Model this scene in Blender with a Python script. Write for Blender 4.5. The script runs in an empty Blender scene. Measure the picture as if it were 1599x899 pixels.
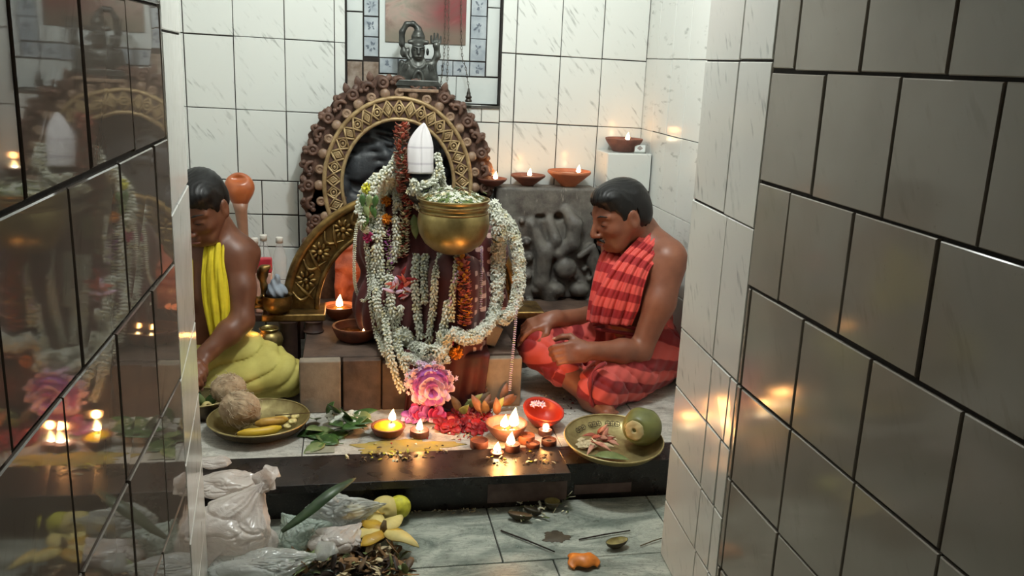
import bpy, bmesh, math, random
import numpy as np
from mathutils import Vector, Matrix
random.seed(7); RNG = np.random.RandomState(11)
scene = bpy.context.scene
COL = scene.collection
# ------------------------------------------------------------------ camera (image taken as 1599 x 899)
FPX, CX, CY = 1380.0, 799.5, 449.5
def nrm(v):
    v = np.array(v, float); return v/np.linalg.norm(v)
_Y = nrm([540-CX, -(85-CY), -FPX]); _V = nrm([575-CX, -(5850-CY), -FPX])
_Z = nrm(-_V - _Y*np.dot(-_V, _Y)); _X = np.cross(_Y, _Z)
ROT = np.stack([_X, _Y, _Z])
CAM = np.array([0, 0, 1.22])
cd = bpy.data.cameras.new('camera'); cam = bpy.data.objects.new('camera', cd); COL.objects.link(cam)
M = Matrix([list(ROT[i])+[CAM[i]] for i in range(3)]+[[0, 0, 0, 1]])
cam.matrix_world = M
cd.sensor_fit = 'HORIZONTAL'; cd.sensor_width = 36; cd.lens = FPX/1599*36; cd.clip_start = 0.01
scene.camera = cam
def P(px, py, y=None, z=None, x=None):
    """the point of the place seen at a pixel, on the plane y=, z= or x="""
    d = ROT @ np.array([px-CX, -(py-CY), -FPX])
    t = (y-CAM[1])/d[1] if y is not None else (x-CAM[0])/d[0] if x is not None else (z-CAM[2])/d[2]
    return Vector(CAM+d*t)
# ------------------------------------------------------------------ mesh builder
def frame(d):
    d = Vector(d).normalized(); a = Vector((0, 0, 1)) if abs(d.z) < .9 else Vector((1, 0, 0))
    u = d.cross(a).normalized(); return u, d.cross(u).normalized(), d
class MB:
    def __init__(s): s.v = []; s.f = []; s.m = []; s.uv = {}
    def add(s, vs, fs, mi=0):
        b = len(s.v); s.v += [tuple(p) for p in vs]; s.f += [tuple(b+i for i in q) for q in fs]; s.m += [mi]*len(fs); return s
    def box(s, lo, hi, mi=0, mat=None):
        x0, y0, z0 = lo; x1, y1, z1 = hi
        vs = [Vector(c) for c in ((x0,y0,z0),(x1,y0,z0),(x1,y1,z0),(x0,y1,z0),(x0,y0,z1),(x1,y0,z1),(x1,y1,z1),(x0,y1,z1))]
        if mat: vs = [mat @ p for p in vs]
        return s.add(vs, [(0,3,2,1),(4,5,6,7),(0,1,5,4),(1,2,6,5),(2,3,7,6),(3,0,4,7)], mi)
    def tube(s, pts, rad, n=8, mi=0, cap=True, flat=1.0, closed=False):
        pts = [Vector(p) for p in pts]; k = len(pts)
        if not hasattr(rad, '__len__'): rad = [rad]*k
        vs = []; u = None
        for i, p in enumerate(pts):
            if closed: d = pts[(i+1) % k]-pts[i-1]
            else: d = pts[min(i+1, k-1)]-pts[max(i-1, 0)]
            if d.length < 1e-9: d = Vector((0, 0, 1))
            d.normalize()
            if u is None: u = frame(d)[0]
            u = (u-d*u.dot(d))
            u = frame(d)[0] if u.length < 1e-6 else u.normalized()
            w = d.cross(u)
            for j in range(n):
                a = 2*math.pi*j/n
                vs.append(p+(u*math.cos(a)+w*math.sin(a)*flat)*rad[i])
        fs = []
        for i in range(k if closed else k-1):
            i2 = (i+1) % k
            for j in range(n):
                fs.append((i*n+j, i*n+(j+1) % n, i2*n+(j+1) % n, i2*n+j))
        if cap and not closed: fs += [tuple(range(n))[::-1], tuple((k-1)*n+j for j in range(n))]
        return s.add(vs, fs, mi)
    def lathe(s, prof, c=(0,0,0), n=32, mi=0, mat=None, sy=1.0):
        """prof: list of (r, z) from bottom outside round to the inside; r=0 closes"""
        c = Vector(c); vs = []; ring = []
        for r, z in prof:
            if r < 1e-6:
                ring.append([len(vs)]); vs.append(Vector((0, 0, z)))
            else:
                ring.append(list(range(len(vs), len(vs)+n)))
                vs += [Vector((r*math.cos(2*math.pi*j/n), sy*r*math.sin(2*math.pi*j/n), z)) for j in range(n)]
        fs = []
        for a, b in zip(ring, ring[1:]):
            if len(a) == 1 and len(b) == 1: continue
            for j in range(n):
                j2 = (j+1) % n
                if len(a) == 1: fs.append((a[0], b[j2], b[j]))
                elif len(b) == 1: fs.append((a[j], a[j2], b[0]))
                else: fs.append((a[j], a[j2], b[j2], b[j]))
        if mat: vs = [mat @ p for p in vs]
        return s.add([p+c for p in vs], fs, mi)
    def ell(s, c, r, mat=None, n=12, m=8, mi=0, jit=0.0):
        c = Vector(c); r = (r, r, r) if not hasattr(r, '__len__') else r; vs = []; fs = []
        vs.append(Vector((0, 0, r[2])))
        for i in range(1, m):
            t = math.pi*i/m
            for j in range(n):
                a = 2*math.pi*j/n; q = 1+(random.uniform(-jit, jit) if jit else 0)
                vs.append(Vector((r[0]*math.sin(t)*math.cos(a)*q, r[1]*math.sin(t)*math.sin(a)*q, r[2]*math.cos(t)*q)))
        vs.append(Vector((0, 0, -r[2])))
        for j in range(n): fs.append((0, 1+j, 1+(j+1) % n))
        for i in range(m-2):
            for j in range(n):
                a = 1+i*n; fs.append((a+j, a+n+j, a+n+(j+1) % n, a+(j+1) % n))
        e = len(vs)-1; a = 1+(m-2)*n
        for j in range(n): fs.append((a+j, e, a+(j+1) % n))
        if mat: vs = [mat @ p for p in vs]
        return s.add([p+c for p in vs], fs, mi)
    def leaf(s, base, d, up, L, W, bend=.3, th=.0012, mi=0, n=6, tip=1.0, fold=.25, wav=0.0):
        """a solid curved leaf or petal from base along d; up is its upper side"""
        base = Vector(base); d = Vector(d).normalized(); up = Vector(up); up = (up-d*up.dot(d))
        up = frame(d)[0] if up.length < 1e-5 else up.normalized()
        sd = d.cross(up); top = []; bot = []
        for i in range(n+1):
            t = i/n; w = W*.5*(math.sin(math.pi*min(1, t**.8*.96+.04))**.8 if tip == 1 else math.sin(math.pi*(.08+.80*t))**.7)
            c = base+d*(L*t*(1-.18*abs(bend)*t))-up*(bend*L*t*t*.6)
            for q in (-1, 0, 1):
                p = c+sd*(w*q)+up*(abs(q)*w*fold+(wav*W*math.sin(t*9+q*2) if wav else 0))
                top.append(p+up*th*.5); bot.append(p-up*th*.5)
        k = len(top); fs = []
        for i in range(n):
            for q in (0, 1):
                a = i*3+q; fs.append((a, a+1, a+4, a+3)); b = a+k; fs.append((b, b+3, b+4, b+1))
            a = i*3; fs.append((a, a+3, a+3+k, a+k)); a = i*3+2; fs.append((a, a+k, a+3+k, a+3))
        fs.append((0, k, k+1, 1)); fs.append((1, k+1, k+2, 2)); e = n*3
        fs.append((e, e+1, e+1+k, e+k)); fs.append((e+1, e+2, e+2+k, e+1+k))
        return s.add(top+bot, fs, mi)
    def prism(s, pts, y0, y1, mi=0, mat=None):
        """polygon of (x, z), extruded from y0 to y1"""
        k = len(pts); vs = [Vector((x, y0, z)) for x, z in pts]+[Vector((x, y1, z)) for x, z in pts]
        if mat: vs = [mat @ p for p in vs]
        return s.add(vs, [tuple(range(k)), tuple(range(2*k-1, k-1, -1))]+[(i, i+k, (i+1) % k+k, (i+1) % k) for i in range(k)], mi)
    def strip(s, A, B, y0, y1, mi=0, closed=False):
        """solid band between two polylines A, B of (x, z), from y0 to y1"""
        k = len(A); vs = []
        for (a, b) in zip(A, B): vs += [Vector((a[0], y0, a[1])), Vector((b[0], y0, b[1])), Vector((b[0], y1, b[1])), Vector((a[0], y1, a[1]))]
        fs = []
        for i in range(k if closed else k-1):
            a = i*4; b = ((i+1) % k)*4
            for q in range(4): fs.append((a+q, a+(q+1) % 4, b+(q+1) % 4, b+q))
        if not closed: fs += [(3, 2, 1, 0), tuple((k-1)*4+q for q in range(4))]
        return s.add(vs, fs, mi)
    def grid(s, fn, nu, nv, mi=0, uv=True):
        b = len(s.v)
        for i in range(nu+1):
            for j in range(nv+1):
                u, v = i/nu, j/nv; s.uv[len(s.v)] = (u, v); s.v.append(tuple(fn(u, v)))
        for i in range(nu):
            for j in range(nv):
                a = b+i*(nv+1)+j; s.f.append((a, a+1, a+nv+2, a+nv+1)); s.m.append(mi)
        return s
    def build(s, name, mats, parent=None, smooth=True, auto=None, loc=None):
        me = bpy.data.meshes.new(name); o = bpy.data.objects.new(name, me); COL.objects.link(o)
        L = Vector(loc) if loc is not None else Vector((0, 0, 0))
        me.from_pydata([Vector(p)-L for p in s.v], [], s.f)
        for m_ in (mats if isinstance(mats, (list, tuple)) else [mats]): me.materials.append(m_)
        me.polygons.foreach_set('material_index', s.m)
        me.polygons.foreach_set('use_smooth', [bool(smooth)]*len(s.f))
        if s.uv:
            at_ = me.attributes.new('cloth', 'FLOAT_VECTOR', 'POINT')
            for i, q in s.uv.items(): at_.data[i].vector = (q[0], q[1], 0)
        bm = bmesh.new(); bm.from_mesh(me); bmesh.ops.recalc_face_normals(bm, faces=bm.faces)
        if auto:
            ca = math.cos(math.radians(auto))
            for e in bm.edges:
                if len(e.link_faces) == 2 and e.link_faces[0].normal.dot(e.link_faces[1].normal) < ca: e.smooth = False
        bm.to_mesh(me); bm.free(); me.update()
        if loc is not None: o.location = L
        if parent is not None: attach(o, parent)
        return o
def attach(o, parent):
    o.parent = parent
    pl = parent.location if parent.parent is None else parent.location+parent.parent.location
    if parent.type == 'EMPTY' or True: o.location = o.location-pl
def tag(o, label=None, cat=None, group=None, kind=None):
    for k, v in (('label', label), ('category', cat), ('group', group), ('kind', kind)):
        if v: o[k] = v
    return o
def thing(name, label, cat, loc, group=None):
    o = bpy.data.objects.new(name, None); COL.objects.link(o); o.location = loc; o.empty_display_size = .05
    return tag(o, label, cat, group)
def struct(o): o['kind'] = 'structure'; return o
def copy_tree(o, parent=None):
    c = o.copy(); COL.objects.link(c)
    if parent is not None: c.parent = parent
    for ch in list(o.children): copy_tree(ch, c)
    return c
def mod(o, kind, **k):
    m_ = o.modifiers.new(kind.lower(), kind)
    for a, b in k.items(): setattr(m_, a, b)
    return m_
def RM(rx=0, ry=0, rz=0):
    return (Matrix.Rotation(math.radians(rz), 3, 'Z') @ Matrix.Rotation(math.radians(ry), 3, 'Y') @ Matrix.Rotation(math.radians(rx), 3, 'X'))
def RD(d, spin=0.0):
    """rotation taking +Z to d"""
    u, w, d = frame(d); R = Matrix((u, w, d)).transposed(); return R @ Matrix.Rotation(spin, 3, 'Z')
def spline(pts, n=60):
    """Catmull-Rom through points, even in length"""
    P_ = [Vector(p) for p in pts]; Q = [P_[0]*2-P_[1]]+P_+[P_[-1]*2-P_[-2]]; out = []
    for i in range(1, len(Q)-2):
        for k in range(24):
            t = k/24; a, b, c, d = Q[i-1:i+3]
            out.append(.5*((2*b)+(c-a)*t+(2*a-5*b+4*c-d)*t*t+(3*b-a-3*c+d)*t**3))
    out.append(P_[-1]); L = [0]
    for a, b in zip(out, out[1:]): L.append(L[-1]+(b-a).length)
    res = []; j = 0
    for i in range(n+1):
        s_ = L[-1]*i/n
        while j < len(L)-2 and L[j+1] < s_: j += 1
        q = (s_-L[j])/max(1e-9, L[j+1]-L[j]); res.append(out[j].lerp(out[j+1], min(1, q)))
    return res
def plen(pts): return sum((b-a).length for a, b in zip(pts, pts[1:]))
# ------------------------------------------------------------------ signed distance sculpting -> one continuous surface
class SDF:
    def __init__(s, h=.005): s.h = h; s.ops = []
    def cap(s, a, b, ra, rb=None, k=.02, sub=False):
        a = np.array(a, float); b = np.array(b, float); rb = ra if rb is None else rb
        def f(X):
            d = b-a; t = np.clip(((X-a)@d)/max(1e-12, d@d), 0, 1)
            return np.linalg.norm(X-a-t[..., None]*d, axis=-1)-(ra+(rb-ra)*t)
        R_ = max(ra, rb); s.ops.append((f, np.minimum(a, b)-R_, np.maximum(a, b)+R_, k, sub)); return s
    def chain(s, pts, rads, k=.02):
        for i in range(len(pts)-1): s.cap(pts[i], pts[i+1], rads[i], rads[i+1], k)
        return s
    def ell(s, c, r, R=None, k=.02, sub=False):
        c = np.array(c, float); r = np.array(r if hasattr(r, '__len__') else [r]*3, float)
        Rm = np.array(R, float) if R is not None else np.eye(3)
        def f(X):
            q = (X-c)@Rm; k0 = np.linalg.norm(q/r, axis=-1); k1 = np.linalg.norm(q/(r*r), axis=-1)
            return k0*(k0-1)/np.maximum(k1, 1e-9)
        e = np.abs(Rm)@r; s.ops.append((f, c-e, c+e, k, sub)); return s
    def box(s, c, hx, R=None, rr=.005, k=.01, sub=False):
        c = np.array(c, float); hx = np.array(hx, float); Rm = np.array(R, float) if R is not None else np.eye(3)
        def f(X):
            q = np.abs((X-c)@Rm)-(hx-rr)
            return np.linalg.norm(np.maximum(q, 0), axis=-1)+np.minimum(q.max(-1), 0)-rr
        e = np.abs(Rm)@hx; s.ops.append((f, c-e, c+e, k, sub)); return s
    def torus(s, c, R0, r0, n=(0,1,0), k=.006, sub=False):
        c = np.array(c, float); n = nrm(n)
        def f(X):
            q = X-c; a = q@n; p = np.linalg.norm(q-a[..., None]*n, axis=-1)-R0
            return np.sqrt(p*p+a*a)-r0
        s.ops.append((f, c-R0-r0, c+R0+r0, k, sub)); return s
    def cut(s, fn):
        """keep only fn(X) < 0"""
        s.ops.append((fn, None, None, 0, 'cut')); return s
    def disp(s, fn): s.ops.append((fn, None, None, 0, 'disp')); return s
    def mesh(s):
        lo = np.min([o[1] for o in s.ops if o[1] is not None and o[4] is False], 0)-.02
        hi = np.max([o[2] for o in s.ops if o[2] is not None and o[4] is False], 0)+.02
        n = np.ceil((hi-lo)/s.h).astype(int)+2
        ax = [lo[i]+s.h*np.arange(n[i]) for i in range(3)]
        F = np.full(n, .05, np.float32)
        for f, a, b, k, sub in s.ops:
            if a is None:
                X = np.stack(np.meshgrid(*ax, indexing='ij'), -1); d = f(X)
                F = np.maximum(F, d).astype(np.float32) if sub == 'cut' else (F+d).astype(np.float32); continue
            mg = max(k, .0)+.03
            i0 = np.clip(np.floor((a-mg-lo)/s.h).astype(int), 0, n); i1 = np.clip(np.ceil((b+mg-lo)/s.h).astype(int)+1, 0, n)
            if (i1 <= i0).any(): continue
            sl = tuple(slice(i0[i], i1[i]) for i in range(3))
            X = np.stack(np.meshgrid(*[ax[i][sl[i]] for i in range(3)], indexing='ij'), -1)
            d = f(X); G = F[sl].astype(float)
            if sub: d = -d
            hh = np.maximum(k-np.abs(G-d), 0)/max(k, 1e-9)
            F[sl] = (np.maximum(G, d)+hh*hh*k*.25) if sub else (np.minimum(G, d)-hh*hh*k*.25)
        S = F < 0
        c8 = [(i, j, k) for i in (0, 1) for j in (0, 1) for k in (0, 1)]
        sh = [m-1 for m in F.shape]
        cnt = sum(S[i:i+sh[0], j:j+sh[1], k:k+sh[2]].astype(np.int8) for i, j, k in c8)
        ci = np.argwhere((cnt > 0) & (cnt < 8)); idx = np.full(sh, -1, np.int64); idx[tuple(ci.T)] = np.arange(len(ci))
        acc = np.zeros((len(ci), 3)); num = np.zeros(len(ci))
        for a in c8:
            for d in range(3):
                if a[d]: continue
                b = list(a); b[d] = 1
                fa = F[tuple((ci+a).T)].astype(float); fb = F[tuple((ci+b).T)].astype(float); m_ = (fa < 0) != (fb < 0)
                t = np.where(m_, fa/np.where(m_, fa-fb, 1), 0); p = np.tile(np.array(a, float), (len(ci), 1)); p[:, d] += t
                acc += p*m_[:, None]; num += m_
        V = lo+s.h*(ci+acc/num[:, None]); faces = []
        for d in range(3):
            u, v = (d+1) % 3, (d+2) % 3
            s0 = [slice(None)]*3; s1 = [slice(None)]*3; s0[d] = slice(0, -1); s1[d] = slice(1, None)
            A = S[tuple(s0)]; B = S[tuple(s1)]; e = np.argwhere(A != B)
            e = e[(e[:, u] > 0) & (e[:, v] > 0) & (e[:, u] < sh[u]) & (e[:, v] < sh[v])]
            if not len(e): continue
            eu = np.zeros(3, int); eu[u] = 1; ev = np.zeros(3, int); ev[v] = 1
            q = np.stack([idx[tuple(w.T)] for w in (e, e-eu, e-eu-ev, e-ev)], 1)
            fl = A[tuple(e.T)]; q[~fl] = q[~fl][:, ::-1]; faces.append(q)
        return V, np.concatenate(faces)
    def build(s, name, mats, parent=None, loc=None, attr=None, smooth=2):
        V, Fq = s.mesh(); me = bpy.data.meshes.new(name); L = np.array(loc) if loc is not None else np.zeros(3)
        # light smoothing of the net
        for _ in range(smooth):
            S_ = np.zeros_like(V); n_ = np.zeros(len(V))
            for a in range(4):
                i, j = Fq[:, a], Fq[:, (a+1) % 4]
                np.add.at(S_, i, V[j]); np.add.at(n_, i, 1)
                np.add.at(S_, j, V[i]); np.add.at(n_, j, 1)
            V = .5*V+.5*S_/np.maximum(n_, 1)[:, None]
        me.from_pydata((V-L).tolist(), [], Fq.tolist()); o = bpy.data.objects.new(name, me); COL.objects.link(o)
        for m_ in (mats if isinstance(mats, (list, tuple)) else [mats]): me.materials.append(m_)
        me.polygons.foreach_set('use_smooth', [True]*len(me.polygons))
        if attr is not None:
            at_ = me.attributes.new('cloth', 'FLOAT_VECTOR', 'POINT'); at_.data.foreach_set('vector', attr(V).astype(np.float32).ravel())
        if loc is not None: o.location = loc
        if parent is not None: attach(o, parent)
        return o
# ------------------------------------------------------------------ materials
def srgb(r, g, b):
    return tuple(((c/255)/12.92 if c/255 <= .04045 else ((c/255+.055)/1.055)**2.4) for c in (r, g, b))+(1,)
class NT:
    def __init__(s, name):
        s.m = bpy.data.materials.new(name); s.m.use_nodes = True; s.t = s.m.node_tree; s.b = s.t.nodes['Principled BSDF']; s.out = s.t.nodes['Material Output']
    def n(s, typ, **k):
        o = s.t.nodes.new('ShaderNode'+typ)
        for a, b in k.items():
            if a in ('operation', 'blend_type', 'data_type', 'noise_dimensions', 'feature', 'distance', 'wave_type', 'bands_direction', 'attribute_name', 'invert', 'offset', 'offset_frequency', 'squash', 'wave_profile', 'attribute_type', 'use_clamp', 'interpolation_type'): setattr(o, a, b)
            else:
                i = o.inputs[a.replace('_', ' ')] if isinstance(a, str) else o.inputs[a]
                if hasattr(b, 'is_linked') or hasattr(b, 'links'): s.t.links.new(b, i)
                else: i.default_value = b
        return o
    def link(s, a, b): s.t.links.new(a, b)
    def pos(s): return s.n('NewGeometry').outputs['Position']
    def obj(s): return s.n('TexCoord').outputs['Object']
    def math(s, op, a, b=None, c=None):
        o = s.t.nodes.new('ShaderNodeMath'); o.operation = op
        for i, v in enumerate((a, b, c)):
            if v is None: continue
            if hasattr(v, 'links'): s.link(v, o.inputs[i])
            else: o.inputs[i].default_value = v
        return o.outputs[0]
    def mix(s, f, a, b, mode='MIX'):
        o = s.t.nodes.new('ShaderNodeMix'); o.data_type = 'RGBA'; o.blend_type = mode
        for i, v in ((0, f), (6, a), (7, b)):
            if hasattr(v, 'links'): s.link(v, o.inputs[i])
            else: o.inputs[i].default_value = v
        return o.outputs[2]
    def ramp(s, f, *st):
        o = s.t.nodes.new('ShaderNodeValToRGB'); e = o.color_ramp.elements
        while len(e) < len(st): e.new(.5)
        for q, (p, c) in zip(e, st): q.position = p; q.color = c if hasattr(c, '__len__') else (c, c, c, 1)
        s.link(f, o.inputs[0]); return o.outputs[0]
    def noise(s, vec, scale, detail=4, rough=.55, dist=0.0):
        o = s.t.nodes.new('ShaderNodeTexNoise'); s.link(vec, o.inputs['Vector'])
        o.inputs['Scale'].default_value = scale; o.inputs['Detail'].default_value = detail; o.inputs['Roughness'].default_value = rough; o.inputs['Distortion'].default_value = dist
        return o.outputs[0]
    def mapping(s, vec, scale=(1, 1, 1), rot=(0, 0, 0), loc=(0, 0, 0)):
        o = s.t.nodes.new('ShaderNodeMapping'); s.link(vec, o.inputs[0]); o.inputs['Scale'].default_value = scale
        o.inputs['Rotation'].default_value = rot; o.inputs['Location'].default_value = loc; return o.outputs[0]
    def bump(s, h, strength=.3, dist=.003):
        o = s.t.nodes.new('ShaderNodeBump'); s.link(h, o.inputs['Height']); o.inputs['Strength'].default_value = strength; o.inputs['Distance'].default_value = dist
        s.link(o.outputs[0], s.b.inputs['Normal']); return o.outputs[0]
    def set(s, **k):
        for a, v in k.items():
            i = s.b.inputs[{'color': 'Base Color', 'rough': 'Roughness', 'metal': 'Metallic', 'spec': 'Specular IOR Level', 'trans': 'Transmission Weight', 'sub': 'Subsurface Weight', 'alpha': 'Alpha', 'coat': 'Coat Weight', 'coatr': 'Coat Roughness', 'emit': 'Emission Color', 'estr': 'Emission Strength', 'sheen': 'Sheen Weight', 'ior': 'IOR'}[a]]
            if hasattr(v, 'links'): s.link(v, i)
            else: i.default_value = v
        return s
def simple(name, col, rough=.6, var=.15, scale=30, bump=.2, bdist=.002, metal=0, spec=.5, dark=None, coat=0, sub=0, space='pos', detail=4):
    """colour with a little uneven wear and a fine surface relief"""
    t = NT(name); v = t.pos() if space == 'pos' else t.obj()
    nz = t.noise(v, scale, detail); c2 = dark if dark else tuple(q*(1-var*2) for q in col[:3])+(1,)
    t.set(color=t.mix(t.ramp(nz, (.3, 0.0), (.7, 1.0)), c2, col), rough=rough, metal=metal, spec=spec, coat=coat, sub=sub)
    if sub: t.b.inputs['Subsurface Radius'].default_value = (.02, .01, .006); t.b.inputs['Subsurface Scale'].default_value = .3
    if bump: t.bump(t.noise(v, scale*3, 5), bump, bdist)
    return t.m
# ------------------------------------------------------------------ room materials
def tile_mat(name, col, vein, rough, dirt, scale=1.0, vamt=.6, grey=None, axis='x'):
    t = NT(name); p = t.pos()
    rot = (0, math.radians(-52), 0) if axis == 'x' else (math.radians(-58), 0, 0)
    st = t.mapping(t.mapping(p, rot=rot), (14*scale, 16*scale, 75*scale) if axis == 'x' else (20*scale, 14*scale, 70*scale))
    v = t.ramp(t.noise(st, 1.0, 3, .5), (.57, 0.0), (.68, 1.0))
    cl = t.ramp(t.noise(p, 9, 3), (.46, 0.0), (.62, 1.0))
    c = t.mix(t.math('MULTIPLY', t.math('MULTIPLY', v, cl), vamt), col, vein)
    if grey: c = t.mix(t.ramp(t.noise(p, 4, 3), (.35, 0.0), (.7, 1.0)), c, grey)
    d = t.ramp(t.noise(p, 55, 6, .7), (.66, 0.0), (.74, 1.0))
    c = t.mix(t.math('MULTIPLY', d, dirt), c, (.10, .07, .05, 1))
    t.set(color=c, rough=t.math('MULTIPLY_ADD', t.noise(p, 14, 4), rough*.7, rough*.65), spec=.5)
    t.bump(t.noise(p, 5, 2), .05 if 'plain' in name else .12, .004)
    return t.m
M_TB = tile_mat('marble tile', srgb(214, 217, 213), srgb(122, 126, 122), .20, .25, vamt=.55)
M_TJ = tile_mat('marble tile jamb', srgb(208, 208, 202), srgb(116, 120, 118), .16, .35, vamt=.55, axis='y')
M_TR = tile_mat('plain grey tile', srgb(152, 145, 134), srgb(134, 126, 114), .10, .25, axis='y', grey=srgb(140, 133, 122))
M_TL = tile_mat('plain brown grey tile', srgb(116, 106, 96), srgb(96, 86, 78), .035, .3, axis='y', grey=srgb(106, 97, 88))
M_GROUT = simple('dark grout', srgb(46, 40, 36), .9, .25, 40)
M_GROUT2 = simple('grey grout', srgb(84, 82, 78), .9, .25, 40)
def marble(name, c1, c2, c3, rough=.25, sc=3.0):
    t = NT(name); p = t.pos()
    w = t.noise(t.mapping(p, (1, 2.6, 1), (0, 0, .5)), sc, 8, .62, 1.6)
    c = t.mix(t.ramp(w, (.36, 0.0), (.62, 1.0)), c2, c1)
    f = t.ramp(t.noise(t.mapping(p, (1, 3, 1), (0, 0, .7)), sc*3, 9, .7, 2), (.47, 0.0), (.5, 1.0), (.53, 0.0))
    c = t.mix(t.math('MULTIPLY', f, .55), c, c3)
    d = t.ramp(t.noise(p, 22, 8, .74), (.56, 0.0), (.70, 1.0))
    c = t.mix(t.math('MULTIPLY', d, .65), c, (.045, .038, .03, 1))
    t.set(color=c, rough=t.ramp(t.noise(p, 12, 5), (.3, rough), (.7, rough*2.2)))
    t.bump(t.noise(p, 40, 4), .08, .002); return t.m
M_FLOOR = marble('grey green marble', srgb(182, 186, 174), srgb(112, 122, 114), srgb(64, 72, 66), .22, 4.5)
M_PLAT = marble('white marble', srgb(206, 204, 196), srgb(160, 158, 150), srgb(84, 82, 78), .25, 4)
def granite():
    t = NT('black granite'); p = t.pos()
    sp = t.ramp(t.noise(p, 220, 3, .6), (.58, 0.0), (.66, 1.0))
    c = t.mix(t.math('MULTIPLY', sp, .35), srgb(26, 22, 22), srgb(84, 76, 72))
    d = t.ramp(t.noise(p, 10, 6, .6), (.45, 0.0), (.7, 1.0)); c = t.mix(t.math('MULTIPLY', d, .4), c, srgb(74, 62, 56))
    t.set(color=c, rough=t.ramp(t.noise(p, 16, 5), (.3, .18), (.7, .45))); return t.m
M_GRAN = granite()
M_CEIL = simple('whitewash', srgb(200, 198, 192), .9, .05, 6, .1)
M_WHITE = simple('white tile plain', srgb(206, 212, 210), .22, .04, 8, .05)
M_BAND = simple('blue grey tile', srgb(184, 192, 196), .25, .12, 20, .05, dark=srgb(146, 156, 164))
M_MOTIF = simple('dark blue print', srgb(84, 92, 104), .3, .15, 60, .05, dark=srgb(120, 130, 140))
M_BLOTCH = simple('brown blotched tile', srgb(170, 158, 146), .35, .2, 28, .15, dark=srgb(108, 88, 72))
# ------------------------------------------------------------------ tiled walls: every tile a bevelled slab over the grout bed
def tiles(mb, fn, rows, gap=.0035, th=.006, mi=0, jit=.0009, rnd=random):
    """rows: (v0, v1, [u joints]); fn(u, v, depth) -> point, depth is out of the wall"""
    for v0, v1, us in rows:
        for u0, u1 in zip(us, us[1:]):
            g = gap*.5*rnd.uniform(.6, 1.5); c = .0016
            a, b, c0, d = u0+g, u1-g, v0+g*rnd.uniform(.7, 1.5), v1-g*rnd.uniform(.7, 1.5)
            if b-a < .006 or d-c0 < .006: continue
            j = [rnd.uniform(-jit, jit) for _ in range(4)]
            q = [(a, c0), (b, c0), (b, d), (a, d)]; qi = [(a+c, c0+c), (b-c, c0+c), (b-c, d-c), (a+c, d-c)]
            vs = [fn(u, v, 0) for u, v in q]+[fn(u, v, th-c+j[i]) for i, (u, v) in enumerate(q)]+[fn(u, v, th+j[i]) for i, (u, v) in enumerate(qi)]
            fs = [(8, 9, 10, 11)]+[(i, (i+1) % 4, 4+(i+1) % 4, 4+i) for i in range(4)]+[(4+i, 4+(i+1) % 4, 8+(i+1) % 4, 8+i) for i in range(4)]
            mb.add(vs, fs, mi)
def fr(a, b, step, first=None):
    out = [a]; x = first if first is not None else a+step
    while x < b-.01: out.append(x); x += step
    return out+[b]
TOP = 2.35
# passage, side of the camera's left hand
XL, XR, YN, YF = -.292, .77, 1.563, 1.94
m = MB(); m.box((XL-.14, -1.4, -.02), (XL-.006, YN, TOP), 1)
f = lambda u, v, d: Vector((XL-.006+d, u, v))
zs = [-.0, .23, .44, .651, .863, 1.074, 1.283, 1.49, 1.70, 1.91, 2.12, TOP]
jo = [.905, .893, .945, .933, 1.009, .88, 1.0, .9, 1.0, .9, 1.0]
tiles(m, f, [(zs[i], zs[i+1], fr(-1.4, YN, .222, -1.4+((jo[i]+1.4) % .222))) for i in range(11)], gap=.0055)
struct(m.build('wall_left', [M_TL, M_GROUT], smooth=False))
# passage, other side
m = MB(); m.box((XR+.006, -1.4, -.02), (XR+.15, YN, TOP), 1)
f = lambda u, v, d: Vector((XR+.006-d, u, v))
zs = [0, .203, .407, .611, .815, 1.018, 1.223, 1.43, 1.635, 1.84, 2.045, TOP]
jo = [.93, .925, .925, .928, 1.027, .955, 1.065, .95, 1.05, .95, 1.05]
tiles(m, f, [(zs[i], zs[i+1], fr(-1.4, YN, .206, -1.4+((jo[i]+1.4) % .206))) for i in range(11)], gap=.0055)
struct(m.build('wall_right', [M_TR, M_GROUT], smooth=False))
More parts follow.
